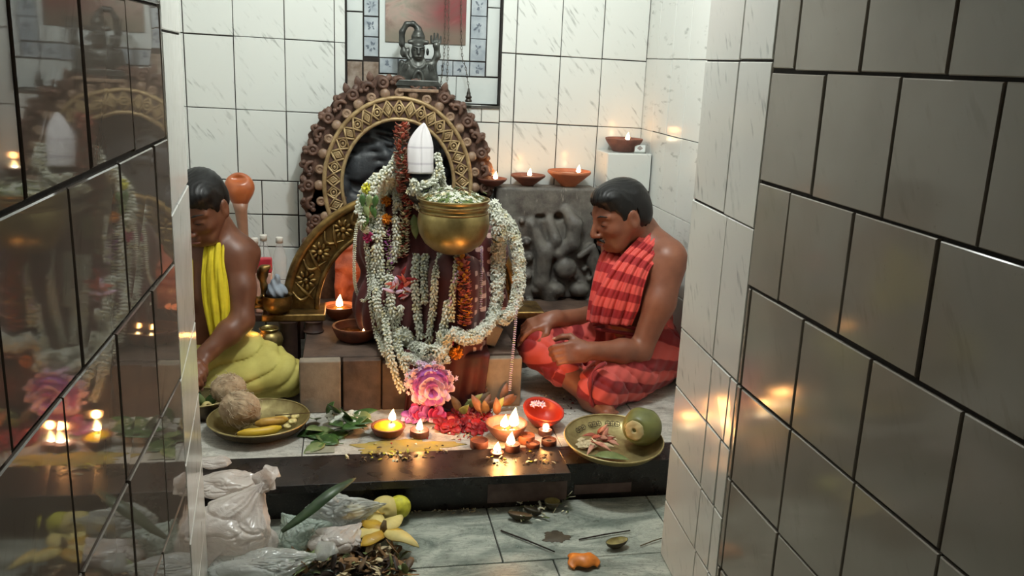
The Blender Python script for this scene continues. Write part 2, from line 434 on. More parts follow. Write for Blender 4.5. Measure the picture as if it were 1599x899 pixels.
# door jambs, slightly splayed, and the wall they end in
for side, xa, xb, out, nm in ((-1, XL, -.326, -1.0, 'wall_left_jamb'), (1, XR, .794, 1.26, 'wall_right_jamb')):
    m = MB(); g = .006*side
    base = [(xa+g, YN), (xb+g, YF-.006), (out, YF-.006), (out, YN)]
    vs = [Vector((x, y, z)) for z in (-.02, TOP) for x, y in base]
    m.add(vs, [(0, 1, 2, 3), (7, 6, 5, 4)]+[(i, (i+1) % 4, 4+(i+1) % 4, 4+i) for i in range(4)], 1)
    f = lambda u, v, d: Vector((xa+g+(xb-xa)*(u-YN)/(YF-YN)-side*d, u, v))
    if side > 0:
        rows = [(0, .155, [YN, 1.61, 1.695, YF]), (.155, .31, [YN, 1.615, 1.70, YF]), (.31, .466, [YN, 1.617, 1.705, YF]), (.466, .613, [YN, 1.60, 1.71, YF]), (.613, .926, [YN, 1.71, YF])]
        zz = .926
        while zz < TOP-.02: rows.append((zz, min(TOP, zz+.314), [YN, 1.73, YF])); zz += .314
    else:
        rows = [(0, .16, [YN, YF]), (.16, .32, [YN, YF]), (.32, .48, [YN, YF]), (.48, .645, [YN, YF]), (.645, .945, [YN, YF])]
        zz = .945
        while zz < TOP-.02: rows.append((zz, min(TOP, zz+.301), [YN, YF])); zz += .301
    tiles(m, f, rows, gap=.004)
    # face of the wall turned to the shrine
    f2 = (lambda u, v, d: Vector((u, YF-.006+d, v)))
    lo, hi = (out, xb-.002) if side < 0 else (xb+.002, out)
    tiles(m, f2, [(z0, z0+.298, fr(lo, hi, .18)) for z0 in [.3*i for i in range(8)]], gap=.003)
    struct(m.build(nm, [M_TJ, M_GROUT], smooth=False))
# shrine room
SL, SR, YB = -.86, 1.2, 3.55
m = MB(); m.box((SR+.006, YF, -.02), (SR+.12, YB+.15, TOP), 1)
f = lambda u, v, d: Vector((SR+.006-d, u, v))
tiles(m, f, [(z0, z1, fr(YF, YB, .166, 2.09)) for z0, z1 in ((0, .125), (.125, .405), (.405, .687), (.687, .972), (.972, 1.252), (1.252, 1.535), (1.535, 1.81), (1.81, 2.09), (2.09, TOP))], gap=.0022)
struct(m.build('wall_right_shrine', [M_TB, M_GROUT2], smooth=False))
m = MB(); m.box((SL-.12, YF, -.02), (SL-.006, YB+.15, TOP), 1)
f = lambda u, v, d: Vector((SL-.006+d, u, v))
tiles(m, f, [(z0, z0+.28, fr(YF, YB, .178)) for z0 in [.11+.28*i for i in range(8)]], gap=.003)
struct(m.build('wall_left_shrine', [M_TB, M_GROUT2], smooth=False))
# back wall with the recess
m = MB(); NX0, NX1, NZ0, NZ1 = 0.0, .6, 1.045, 1.85
for lo, hi in (((SL-.1, YB, -.02), (NX0, YB+.15, TOP)), ((NX1, YB, -.02), (SR+.1, YB+.15, TOP)), ((NX0, YB, -.02), (NX1, YB+.15, NZ0)), ((NX0, YB, NZ1), (NX1, YB+.15, TOP)), ((NX0, YB+.036, NZ0), (NX1, YB+.15, NZ1))):
    m.box(lo, hi, 1)
f = lambda u, v, d: Vector((u, YB-d, v-.018*u))
L = [-.86, -.765, -.588, -.411, -.226, -.042, -.002]; R_ = [.602, .66, .841, 1.012, SR]
for z0, z1 in ((.727, .995), (.995, 1.262), (1.262, 1.53), (1.53, 1.80), (1.80, 2.07), (2.07, 2.33)):
    tiles(m, f, [(z0, z1, L)], gap=.0032); tiles(m, f, [(z0, z1, R_)], gap=.0034)
tiles(m, f, [(z0, z1, [-.86, -.765, -.62, -.472, -.325, -.187, -.05, .09]) for z0, z1 in ((.11, .22), (.22, .332), (.332, .465), (.465, .594), (.594, .727))], gap=.004)
tiles(m, f, [(z0, z1, [.09, .27, .448, .63, .841, 1.012, SR]) for z0, z1 in ((.19, .459), (.459, .727))], gap=.003)
tiles(m, f, [(.727, .99, [0.0, .16, .32, .48, .602]), (.99, NZ0+.012, [0.0, .13, .26, .41, .53, .602])], gap=.004)
tiles(m, f, [(NZ1+.01, 2.07, [0.0, .2, .4, .6]), (2.07, 2.33, [0.0, .2, .4, .6])], gap=.003)
struct(m.build('wall_back', [M_TB, M_GROUT], smooth=False))
# recess lining: plain tiles, printed tile band, blotched tile, grey ledge
YR = YB+.036
def flat(name, mats, rects, motif=False, th=.006):
    m = MB(); fn = lambda u, v, d: Vector((u, YR-d, v))
    for (a, b, c, d) in rects:
        tiles(m, fn, [(b, d, [a, c])], gap=.0028, th=th)
        if motif:
            cx, cz = (a+c)/2, (b+d)/2
            for k in range(9):
                an = random.uniform(0, 6.3); r0 = random.uniform(.001, .009); l = random.uniform(.006, .016)*min(1, (c-a)/.055)
                p = Vector((cx+r0*math.cos(an), YR-th-.0012, cz+r0*1.3*math.sin(an)))
                dd = Vector((math.cos(an)*.7-.25, 0, math.sin(an)*1.1-.2))
                m.leaf(p, dd, (0, -1, 0), l, l*.5, .05, .0008, 1, 3, fold=.02)
    return struct(m.build(name, mats, smooth=False))
zb = 1.155
flat('trim_1', [M_WHITE, M_GROUT], [(.003, 1.2, .066, 1.38), (.003, 1.38, .066, 1.6), (.003, 1.6, .066, 1.85), (.547, 1.157, .598, 1.42), (.547, 1.42, .598, 1.64), (.547, 1.64, .598, 1.85),
      (.1, 1.048, .24, 1.153), (.24, 1.048, .43, 1.153), (.43, 1.048, .598, 1.153)])
flat('trim_2', [M_BAND, M_MOTIF], [(.068, 1.215, .125, 1.29), (.068, 1.29, .125, 1.365), (.068, 1.365, .125, 1.44), (.068, 1.44, .125, 1.515), (.068, 1.515, .125, 1.59), (.482, 1.215, .545, 1.30), (.482, 1.30, .545, 1.385), (.482, 1.385, .545, 1.46), (.482, 1.46, .545, 1.54), (.482, 1.54, .545, 1.62),
      (.128, zb, .20, 1.213), (.20, zb, .275, 1.213), (.275, zb, .35, 1.213), (.35, zb, .415, 1.213), (.415, zb, .482, 1.213), (.482, zb, .545, 1.213)], True)
flat('trim_3', [M_WHITE, M_GROUT], [(.127, 1.215, .48, 1.75)], th=.004)
flat('trim_4', [M_BLOTCH, M_GROUT], [(.003, 1.05, .064, 1.198), (.066, 1.05, .126, 1.198)], th=.007)
m = MB(); m.box((NX0, YB-.012, NZ0-.011), (NX1, YR+.002, NZ0)); struct(m.build('trim_5', M_GROUT2, smooth=False))
# floors
m = MB(); m.box((-.5, -1.4, -.06), (SR, 2.26, -.008), 1); f = lambda u, v, d: Vector((u, v, -.008+d))
tiles(m, f, [(-1.4+.33*i, -1.4+.33*(i+1), fr(-.29, SR, .46, [.05, .28][i % 2])) for i in range(9)]+[(1.57, 1.945, [-.34, .08, .51, .9]), (1.945, 2.25, [-.34, -.03, .382, .86, SR])], gap=.003, th=.008, jit=.0003)
struct(m.build('floor', [M_FLOOR, M_GROUT2], smooth=False))
PZ = .11
m = MB(); m.box((SL, 2.30, -.02), (SR, YB, PZ-.008), 1); f = lambda u, v, d: Vector((u, v, PZ-.008+d))
tiles(m, f, [(2.372, 2.70, [SL, -.45, -.13, .21, .63, .93, SR]), (2.70, YB, [SL, -.2, .3, .8, SR])], gap=.002, th=.008, jit=.0003)
struct(m.build('floor_shrine', [M_PLAT, M_GROUT2], smooth=False))
m = MB(); m.box((SL, 2.225, -.02), (.60, 2.30, PZ-.02)); m.box((SL, 2.19, PZ-.02), (.612, 2.37, PZ+.004)); m.box((.612, 2.262, -.02), (SR, 2.30, PZ-.012)); m.box((.612, 2.25, PZ-.012), (SR, 2.37, PZ+.002))
o = struct(m.build('trim_6', M_GRAN, smooth=False)); mod(o, 'BEVEL', width=.002, segments=2)
m = MB()
for (x0, y0, x1, y1) in ((762, 756, 884, 779), (897, 757, 985, 767)):
    yy = 2.2235 if x1 < 890 else 2.2605; a = P(x0, y0, y=yy); c = P(x1, y1, y=yy); m.box((a.x, yy-.0015, min(a.z, c.z)), (c.x, yy+.0015, max(a.z, c.z)))
struct(m.build('trim_7', simple('dusty strip', srgb(120, 102, 98), .8, .2, 30, .1), smooth=False))
# ceiling, lintel over the doorway, wall behind the camera
m = MB(); m.box((-1.0, -1.4, TOP), (1.35, YB+.15, TOP+.1)); struct(m.build('ceiling', M_CEIL, smooth=False))
m = MB(); m.box((-.33, YN, 1.92), (.80, YF, TOP)); struct(m.build('wall_lintel', M_TJ, smooth=False))
m = MB(); m.box((-.5, -1.55, -.05), (1.0, -1.4, TOP)); struct(m.build('wall_rear', M_CEIL, smooth=False))
FLAMES = []
# ------------------------------------------------------------------ materials of things
M_BRASS = simple('old brass', srgb(168, 150, 98), .36, .22, 18, .12, .002, metal=.85, dark=srgb(120, 104, 64))
M_BRASSD = simple('dull dark brass', srgb(158, 128, 76), .42, .3, 26, .3, .003, metal=.85, dark=srgb(86, 64, 36))
M_GILT = simple('worn gilt', srgb(186, 162, 118), .45, .3, 34, .3, .003, metal=.3, dark=srgb(132, 106, 72))
M_ARCHBR = simple('brown painted carving', srgb(112, 84, 70), .5, .3, 30, .35, .004, dark=srgb(70, 50, 42), spec=.4)
M_ARCHTAN = simple('tan carving', srgb(158, 132, 108), .45, .25, 40, .3, .003, dark=srgb(112, 86, 68))
M_DARKREL = simple('black stone relief', srgb(64, 68, 72), .48, .3, 20, .4, .004, dark=srgb(30, 32, 36))
M_STATUE = simple('grey green metal', srgb(92, 94, 90), .38, .3, 30, .2, .002, metal=.6, dark=srgb(50, 52, 50))
M_CLAYO = simple('orange clay', srgb(184, 112, 78), .6, .12, 30, .15)
M_CLAYB = simple('brown clay', srgb(126, 80, 66), .6, .2, 30, .15, dark=srgb(88, 54, 46))
M_CLAYD = simple('sooty clay', srgb(132, 72, 48), .6, .3, 22, .2, dark=srgb(70, 38, 30))
M_CLAYR = simple('red clay', srgb(160, 46, 28), .4, .15, 26, .1)
M_OIL = simple('lamp oil', srgb(140, 78, 30), .06, .1, 20, 0, spec=.6)
M_WAXY = simple('yellow ghee', srgb(238, 206, 40), .35, .08, 40, .2, sub=.2)
M_WAXW = simple('pale wax', srgb(236, 214, 150), .35, .08, 40, .15, sub=.2)
M_WICK = simple('charred wick', srgb(60, 48, 40), .9, .3, 60, .1)
def emis(name, col, st):
    t = NT(name); t.set(color=(0, 0, 0, 1), emit=col, estr=st, rough=1); return t.m
M_FLAME = emis('flame', (1, .60, .22, 1), 14)
M_FCORE = emis('flame core', (1, .86, .58, 1), 22)
M_PEDS = simple('smoked grey stone', srgb(150, 138, 122), .75, .28, 9, .35, .006, dark=srgb(88, 76, 66))
M_PEDD = simple('dark brown stone', srgb(104, 84, 72), .7, .3, 12, .4, .006, dark=srgb(58, 44, 38))
M_WOODD = simple('dark wood', srgb(84, 58, 48), .6, .3, 18, .3, dark=srgb(44, 28, 24))
M_ORANGE = simple('orange painted plaster', srgb(190, 104, 72), .7, .2, 22, .5, .008, dark=srgb(136, 62, 44))
def jasmine_mat():
    t = NT('jasmine white'); p = t.pos(); t.set(color=t.mix(t.noise(p, 90, 2), srgb(232, 234, 218), srgb(252, 252, 246)), rough=.6)
    tl = t.n('BsdfTranslucent', Color=srgb(244, 246, 232)); m1 = t.n('MixShader', Fac=.35); t.link(t.b.outputs[0], m1.inputs[1]); t.link(tl.outputs[0], m1.inputs[2]); t.link(m1.outputs[0], t.out.inputs['Surface']); return t.m
M_JAS = jasmine_mat()
M_JASC = simple('jasmine cream', srgb(222, 214, 176), .6, .1, 90, 0)
M_STEMG = simple('green stalk', srgb(104, 124, 66), .6, .2, 60, 0)
M_LEAF = simple('green leaf', srgb(76, 112, 52), .42, .25, 30, .15, dark=srgb(44, 70, 34))
M_LEAF2 = simple('pale leaf', srgb(132, 146, 96), .5, .2, 30, .15, dark=srgb(92, 108, 60))
M_LEAFD = simple('dry brown leaf', srgb(120, 92, 58), .6, .3, 30, .2, dark=srgb(64, 46, 30))
M_MARI = simple('marigold orange', srgb(236, 146, 26), .6, .15, 80, .1)
M_MARY = simple('flower yellow', srgb(226, 220, 70), .6, .15, 80, .1)
M_MAG = simple('magenta petal', srgb(206, 60, 122), .5, .15, 60, .1)
M_PINK = simple('pink petal', srgb(190, 112, 196), .5, .12, 60, .1, dark=srgb(158, 76, 158), sub=.1)
M_PINKW = simple('pale pink petal', srgb(232, 196, 222), .5, .06, 60, .1, sub=.1)
M_ROSE = simple('dried rose red', srgb(190, 102, 78), .6, .25, 70, .15, dark=srgb(134, 60, 48))
M_REDF = simple('red petal', srgb(166, 26, 34), .5, .2, 50, .1, dark=srgb(104, 10, 22))
M_CORAL = simple('coral petal', srgb(204, 96, 78), .5, .15, 50, .1)
def flame(mb, c, h, r, lean=(0, 0), mi=0):
    prof = [(0, 0), (.55, .08), (.95, .22), (1.0, .34), (.82, .5), (.52, .68), (.25, .85), (0, 1)]
    pts = [Vector(c)+Vector((lean[0]*z*z*h, lean[1]*z*z*h, z*h)) for _, z in prof]
    mb.tube(pts, [max(q*r, .0002) for q, _ in prof], 10, mi)
def clay_lamp(name, label, loc, r, h, mat, flames=(), group=None, shape='bowl', fill=None, fillz=.62, cat='oil lamp', sy=1.0, foot=.45, light=0.25, wick=True):
    """a hand thrown lamp: bowl, oil, wick and flame"""
    t = thing(name, label, cat, (0, 0, 0), group)
    w = r*.09+.0015
    if shape == 'bowl': prof = [(0, 0), (r*foot, 0), (r*(foot+.04), h*.06), (r*.72, h*.34), (r*.93, h*.72), (r, h*.93), (r*.99, h), (r-w*.7, h), (r-w*1.3, h*.93), (r*.80, h*.62), (r*.55, h*.3), (r*.3, h*.2), (0, h*.18)]
    elif shape == 'cone': prof = [(0, 0), (r*.34, 0), (r*.37, h*.08), (r*.97, h*.82), (r, h*.9), (r*.98, h), (r-w, h), (r*.86, h*.8), (r*.5, h*.38), (0, h*.24)]
    elif shape == 'dish': prof = [(0, 0), (r*.6, 0), (r*.8, h*.2), (r*.95, h*.7), (r, h*.9), (r*.99, h), (r-w, h), (r-w*1.4, h*.82), (r*.78, h*.35), (r*.6, h*.2), (0, h*.18)]
    else: prof = [(0, 0), (r*.96, 0), (r, h*.06), (r, h*.96), (r*.98, h), (r-w*.6, h), (r-w*.8, h*.8), (r*.84, h*.72), (0, h*.72)]   # cup
    MB().lathe(prof, n=36, sy=sy).build('bowl', mat, t, auto=50)
    if fill is not None:
        fz = h*fillz; k = next((a[0] for a in prof[::-1] if a[1] >= fz-1e-6 and a[0] < r*.985), r*.8)
        rr = {'bowl': r*.79, 'cone': r*(.3+.62*fillz), 'dish': r*.84, 'cup': r*.86}[shape]
        MB().lathe([(0, fz-.001), (rr, fz-.001), (rr*.98, fz+.0008), (rr*.4, fz+.0018), (0, fz+.002)], n=28, sy=sy).build('oil' if fill is M_OIL else 'wax', fill, t)
    for (dx, dy, fh, fr_) in flames:
        fz = h*fillz
        if wick:
            MB().tube([(dx*.5, dy*.5, fz), (dx*.8, dy*.8, fz+.003), (dx, dy, fz+.010)], [.0028, .0026, .0018], 7).build('wick', M_WICK, t)
        b = MB(); flame(b, (dx, dy, fz+.007), fh, fr_, (.08, 0)); fo = b.build('flame', M_FLAME, t)
        b = MB(); flame(b, (dx, dy, fz+.006), fh*.62, fr_*1.04, (.05, 0)); b.build('flame_core', M_FCORE, fo)
    t.location = loc
    for (dx, dy, fh, fr_) in flames: LAMPS.append((Vector(loc)+Vector((dx, dy-.004, h*fillz+.022+fh)), light))
    return t
LAMPS = []
# ------------------------------------------------------------------ stone pedestal under the shrine
PT = .285
t = thing('stone_pedestal', 'smoke-stained stone pedestal of upright slabs under the dressed idol', 'pedestal', (.25, 2.72, PZ))
b = MB(); b.box((-.14, 2.735, PZ), (.56, 3.52, PT)); b.box((.56, 3.235, PZ), (1.02, 3.52, PT)); o = b.build('core', M_PEDD, t, smooth=False); mod(o, 'BEVEL', width=.004, segments=2)
for x0, x1, y0, top, mt in ((-.150, -.022, 2.69, .284, M_PEDS), (-.016, .105, 2.70, .282, M_PEDD), (.108, .25, 2.70, .270, M_PEDD), (.253, .385, 2.705, .27, M_PEDD), (.392, .565, 2.70, .278, M_PEDS)):
    b = MB(); n = 8
    def fn(u, v, x0=x0, x1=x1, y0=y0, top=top): return (x0+(x1-x0)*u, y0, PZ+(top-PZ)*v)
    b.box((x0, y0, PZ), (x1, 2.733, top)); o = b.build('front_slab', mt, t, smooth=False); mod(o, 'BEVEL', width=.005, segments=3)
# ------------------------------------------------------------------ upper arch with carved border
AX, AZ = .196, .745
def el(a, b, th): return (AX+a*math.cos(th), AZ+b*math.sin(th))
def arc(a, b, t0, t1, n): return [el(a, b, math.radians(t0+(t1-t0)*i/n)) for i in range(n+1)]
t = thing('carved_arch', 'tall brown carved arch with a gilt diamond band around a dark hollow', 'arch', (AX, 3.45, PT))
N = 96; A = arc(.225, .262, -20, 200, N); rr = random.Random(3)
B = []
for i in range(N+1):
    th = -20+220*i/N; k = 1+.018*math.sin(i*1.1)+.010*rr.uniform(-1, 1)
    B.append(el(.368*k, .404*k, math.radians(th)))
b = MB(); b.strip(A, B, 3.435, 3.50)
b.prism([(-.155, PT+.001), (.0, PT+.001), (.0, AZ-.06), (-.115, AZ-.02), (-.15, AZ-.12)], 3.435, 3.50); b.prism([(.40, PT+.001), (.565, PT+.001), (.555, AZ-.02), (.50, AZ-.03), (.40, AZ-.06)], 3.435, 3.50)
b.build('backing', M_ARCHBR, t, smooth=False)
s = SDF(.0055); s.box((AX, 3.515, AZ-.1), (.25, .012, .37), rr=.004)
for k in range(5): s.chain([(-.03+.03*k, 3.497, .93-.03*k), (.06+.03*k, 3.49, .95-.035*k), (.17, 3.495, .93-.04*k)], [.012, .016, .01], .012)
for k in range(5): s.cap((-.03+.006*k, 3.488, .86-.024*k), (.035, 3.485, .83-.018*k), .009, .011, .006)
s.ell((.06, 3.49, .80), (.05, .02, .06)); s.ell((-.02, 3.49, .72), (.035, .02, .04)); s.ell((.02, 3.49, .66), (.05, .02, .04))
for k in range(6): s.ell((.36+.022*(k % 2), 3.488, .90-.04*k), (.022, .016, .024), k=.01)
s.build('hollow_relief', M_DARKREL, t)
A = arc(.214, .247, -38, 218, N); B = arc(.279, .325, -38, 218, N)
b = MB(); b.strip(A, B, 3.412, 3.436); b.build('band', M_ARCHBR, t, smooth=False)
b = MB()
for E_, r in ((A, .0075), (B, .0085)): b.tube([(x, 3.41, z) for x, z in E_], r, 8)
b.build('rim', M_GILT, t)
b = MB(); Ns = 26
for k in range(Ns):
    t0 = math.radians(-36+252*k/Ns); t1 = math.radians(-36+252*(k+1)/Ns); tm = (t0+t1)/2
    def q(f, th): return Vector((AX+(.214+.065*f)*math.cos(th), 3.408, AZ+(.247+.078*f)*math.sin(th)))
    b.tube([q(.08, t0), q(.5, tm), q(.92, t1)], .0042, 6); b.tube([q(.92, t0), q(.5, tm), q(.08, t1)], .0042, 6)
    c = q(.5, t0); R = [q(.5-.26, t0), q(.5, t0+.042), q(.5+.26, t0), q(.5, t0-.042)]
    if k % 2 == 0:
        b.tube(R, .0042, 6, closed=True); b.add([p+Vector((0, .002, 0)) for p in R]+[c+Vector((0, -.006, 0))], [(0, 1, 4), (1, 2, 4), (2, 3, 4), (3, 0, 4)])
    else:
        b.tube([c+Vector((.012*math.cos(a), 0, .014*math.sin(a))) for a in [i*math.pi/4 for i in range(8)]], .0036, 6, closed=True); b.ell(c, (.006, .005, .007), n=8, m=5)
b.build('diamond_lattice', M_GILT, t)
b = MB()
def disc(bb, c, r, d=.009): bb.ell(c, (r, d, r), n=14, m=8, jit=.04)
def ringlet(bb, c, r, w): bb.tube([c+Vector((r*math.cos(a), -.003, r*math.sin(a))) for a in [j*math.pi/7 for j in range(14)]], w, 7, closed=True)
def boss(c, ring):
    bb = MB()
    if ring: ringlet(bb, c, .0125, .0062); bb.ell(c, (.016, .006, .016), n=10, m=6)
    else: disc(bb, c, .0195, .011)
    bb.build('boss', M_ARCHTAN, t)
for i in range(25):
    th = math.radians(-32+244*i/24); d = Vector((math.cos(th), 0, math.sin(th))); sd = Vector((-d.z, 0, d.x))
    c = Vector((AX+.298*math.cos(th), 3.416, AZ+.344*math.sin(th))); boss(c, i % 2 == 0)
    q = c+d*.040+Vector((0, .004, 0))
    if i % 2:
        ringlet(b, q, .016, .0072); disc(b, q, .010, .010); b.leaf(q+d*.010-sd*.01, d*.5-sd, (0, -1, 0), .032, .022, .6, .008, 0, 5, tip=2)
    else:
        b.tube(spline([q-sd*.024-d*.012, q-sd*.012+d*.010, q+sd*.008+d*.012, q+sd*.018-d*.002, q+sd*.006-d*.010, q-sd*.002], 12), [.005, .007, .009, .010, .010, .010, .0095, .009, .008, .0075, .007, .006, .005], 8)
        disc(b, q-d*.004+sd*.026, .010, .010)
    if not 52 < math.degrees(th) < 124: b.leaf(q+d*.012, d+sd*(.5 if i % 2 else -.5), (0, -1, 0), .030, .026, .4, .010, 0, 5, tip=2); disc(b, q+d*.022+sd*(.016 if i % 2 else -.016), .010, .012)
for side in (-1, 1):
    for j in range(6):
        z = AZ-.20-.045*j; x = AX+side*(.30+.012*(j % 2)+.004*j); c = Vector((x, 3.425, z)); boss(c, True)
        disc(b, c+Vector((side*.034, .003, .016)), .018, .013); b.leaf(c+Vector((side*.02, .0, -.01)), (side, -.1, -.5), (0, -1, 0), .036, .024, .5, .009, 0, 5, tip=2); disc(b, c+Vector((-side*.026, .003, .02)), .013, .012)
b.build('carved_border', M_ARCHBR, t)
for k in (0, 1, 2, 6, 7, 8):
    th = math.radians(62+7.5*k); c = Vector((AX+.36*math.cos(th), 3.44, AZ+.405*math.sin(th))); b = MB()
    b.leaf(c-Vector((0, 0, .008)), (math.cos(th)*.5, -.25, 1), (0, -1, .2), .042, .028, .3, .005, 0, 5); b.build('crest_leaf', M_ARCHBR, t)
# ------------------------------------------------------------------ lower gilt arch with flowers
FX, FZ, FY = .197, .352, 3.06
t = thing('flower_arch', 'dull gilt arch embossed with flowers, standing on a low plank around the idol', 'arch', (FX, FY, .30))
def fa(R, th, y=0): return Vector((FX+R*1.0*math.cos(th), FY+y, FZ+R*1.0*math.sin(th)))
N = 64; A = [(fa(.30, math.pi*i/N).x, fa(.30, math.pi*i/N).z) for i in range(N+1)]; B = [(fa(.405, math.pi*i/N).x, fa(.405, math.pi*i/N).z) for i in range(N+1)]
b = MB(); b.strip(A, B, FY, FY+.02); b.build('plate', M_BRASSD, t, smooth=False)
b = MB(); b.tube([fa(.404, math.pi*i/N, -.002) for i in range(N+1)], .014, 10, flat=1.2); b.build('outer_rim', M_BRASSD, t)
b = MB(); b.tube([fa(.302, math.pi*i/N, -.002) for i in range(N+1)], .0095, 10); b.build('inner_rim', M_BRASSD, t)
for k in range(9):
    th = math.radians(163-18.2*k); c = fa(.353, th, -.004); b = MB(); b.ell(c+Vector((0, -.006, 0)), (.0105, .009, .0105), n=10, m=7)
    for j in range(9):
        a = 2*math.pi*j/9+k; d = Vector((math.cos(a), 0, math.sin(a))); R = Matrix((d, Vector((0, 1, 0)), d.cross(Vector((0, 1, 0))))).transposed()
        b.ell(c+d*.024, (.015, .0075, .0072), R, 8, 6)
    b.build('flower_relief', M_BRASSD, t)
for k in range(10):
    th = math.radians(172-18.2*k)
    for sgn in (-1, 1):
        p0 = fa(.353-sgn*.04, th+.03*sgn, -.003); p1 = fa(.353, th-.05*sgn, -.008); p2 = fa(.353+sgn*.036, th-.12, -.004)
        b = MB(); b.tube(spline([p0, p1, p2], 8), [.003, .006, .009, .011, .011, .009, .007, .005, .002], 8, flat=.7); b.build('leaf_scroll', M_BRASSD, t)
for x0, x1 in ((-.288, -.075), (.575, .70)):
    b = MB(); b.box((x0, 2.985, .326), (x1, 3.14, .352)); o = b.build('plank', M_BRASSD, t, smooth=False); mod(o, 'BEVEL', width=.006, segments=3)
for (x, y) in ((-.20, 3.0), (-.115, 3.0), (.64, 3.10)):
    if -.14 < x < .55:
        b = MB(); b.lathe([(0, PT+.001), (.034, PT+.001), (.036, PT+.006), (.030, PT+.014), (.030, .324), (.034, .326), (0, .326)], (x, y, 0), 16)
    else: b = MB(); b.lathe([(0, PZ), (.034, PZ), (.036, PZ+.01), (.030, PZ+.03), (.030, .31), (.034, .326), (0, .326)], (x, y, 0), 16)
    b.build('foot', M_WOODD, t, auto=40)
# ------------------------------------------------------------------ orange plaster back inside the lower arch
s = SDF(.006); s.box((.20, 3.30, PT+.17), (.245, .02, .169), rr=.006)
for k in range(4): s.chain([(-.04+.12*j, 3.278, PT+.09+.07*k+.018*(j % 2)) for j in range(5)], [.008]*5, .008)
s.ell((.02, 3.28, .45), (.04, .02, .04)); s.ell((-.02, 3.28, .37), (.02, .02, .05))
tag(s.build('plaster_panel', M_ORANGE, loc=(.20, 3.30, PT)), 'orange painted relief panel glowing behind the flames inside the gilt arch', 'panel')
# ------------------------------------------------------------------ carved grey stone slab
def slab_mat():
    t = NT('weathered carved stone'); p = t.pos(); n = t.noise(p, 16, 8, .65)
    c = t.mix(t.ramp(n, (.3, 0.0), (.72, 1.0)), srgb(62, 58, 56), srgb(124, 120, 112))
    dr = t.ramp(t.noise(t.mapping(p, (60, 20, 9)), 1.0, 4, .6), (.64, 0.0), (.70, 1.0)); zz = t.n('SeparateXYZ'); t.link(p, zz.inputs[0])
    up = t.ramp(zz.outputs[2], (.54, 0.0), (.70, 1.0)); c = t.mix(t.math('MULTIPLY', t.math('MULTIPLY', dr, up), .7), c, srgb(196, 188, 176))
    t.set(color=c, rough=t.ramp(n, (.3, .35), (.7, .7))); t.bump(t.noise(p, 60, 6, .7), .45, .006); return t.m
M_SLAB = slab_mat()
s = SDF(.0055); Y0 = 3.405
s.box((.785, 3.455, (PT+.742)/2), (.205, .05, (.742-PT)/2), rr=.012)
def C(px, py, dy=0): q = P(px, py, y=Y0-dy); return (q.x, q.y, q.z)
s.chain([C(830, 350), C(850, 395, .015), C(846, 440, .015), C(860, 468, .01)], [.02, .032, .03, .028], .02)
s.chain([C(858, 345), C(868, 375, .02), C(852, 400, .02)], [.016, .022, .02], .015)
s.chain([C(884, 330), C(898, 350, .02), C(893, 380, .025), C(872, 396, .02)], [.024, .03, .028, .022], .015)
s.ell(C(883, 418, .02), (.045, .035, .045), k=.02); s.ell(C(868, 452, .02), (.04, .03, .03)); s.ell(C(905, 452, .02), (.04, .03, .03)); s.ell(C(925, 402, .01), (.028, .028, .05))
s.chain([C(905, 400, .03), C(925, 385, .03), C(930, 430, .02)], [.014, .014, .016], .01)
for (x, y, r) in ((822, 378, .016), (826, 402, .017), (824, 430, .018), (836, 452, .018), (828, 470, .016), (912, 420, .012), (920, 435, .012), (928, 420, .012), (898, 432, .014), (815, 345, .012), (918, 470, .02)): s.ell(C(x, y, .01), r, k=.008)
s.chain([C(800, 472), C(850, 478, .012), C(930, 476)], [.014, .018, .014], .012)
s.ell(C(872, 338, -.01), (.02, .03, .018), k=.01, sub=True); s.ell(C(843, 338, -.01), (.022, .02, .01), k=.01, sub=True); s.ell(C(895, 404, .035), (.012, .015, .008), k=.006, sub=True)
tag(s.build('carved_stone_slab', M_SLAB, loc=(.785, 3.455, PT)), 'grey stone slab carved in high relief, standing behind the man in red', 'carved slab')
# ------------------------------------------------------------------ metal bust on top of the arch
BY = 3.455; c0 = P(652, 134, y=BY); k_ = (P(690, 128, y=BY).x-P(618, 128, y=BY).x)/72   # metres per pixel
def S(dx, dy, d=0): return (c0.x+dx*k_, BY-d, c0.z+(-dy)*k_)
t = thing('metal_bust', 'dark metal bust with looped topknot and raised hand, set above the carved arch', 'figurine', (c0.x, BY, c0.z-.02))
s = SDF(.0028)
s.cap(S(-22, -12), S(-14, -32), .026, .018, .012); s.cap(S(22, -12), S(14, -32), .026, .018, .012); s.ell(S(0, -18), (.046, .032, .050), k=.015)
s.cap(S(-27, -4), S(-25, -34), .014, .012, .005); s.cap(S(27, -4), S(24, -32), .014, .012, .005)
for q in range(3): s.cap(S(-30+4*q, -3, .02), S(-22+3*q, -34, .024), .004, .003, .003); s.cap(S(30-4*q, -3, .02), S(22-3*q, -34, .024), .004, .003, .003)
s.ell(S(0, -9, .036), (.024, .012, .042), k=.003); s.ell(S(0, -9, .050), (.016, .014, .034), k=.003, sub=True); s.cap(S(0, -4, .034), S(0, -16, .034), .009, .006, .004)
s.cap(S(0, -34), S(0, -46), .018, .016); s.ell(S(0, -53, .006), (.0265, .026, .036), k=.006); s.ell(S(0, -43, .018), (.015, .013, .012), k=.008)
s.cap(S(0, -58, .030), S(0, -49, .038), .004, .0065, .004); s.cap(S(-9, -59, .030), S(-2, -58, .033), .0035, None, .003); s.cap(S(9, -59, .030), S(2, -58, .033), .0035, None, .003)
for q in (-1, 1): s.ell(S(6*q, -55, .031), (.0065, .006, .0042), k=.003, sub=True); s.ell(S(6*q, -55, .0275), (.0055, .0045, .003), k=.001); s.ell(S(15*q, -52), (.006, .010, .014), k=.004)
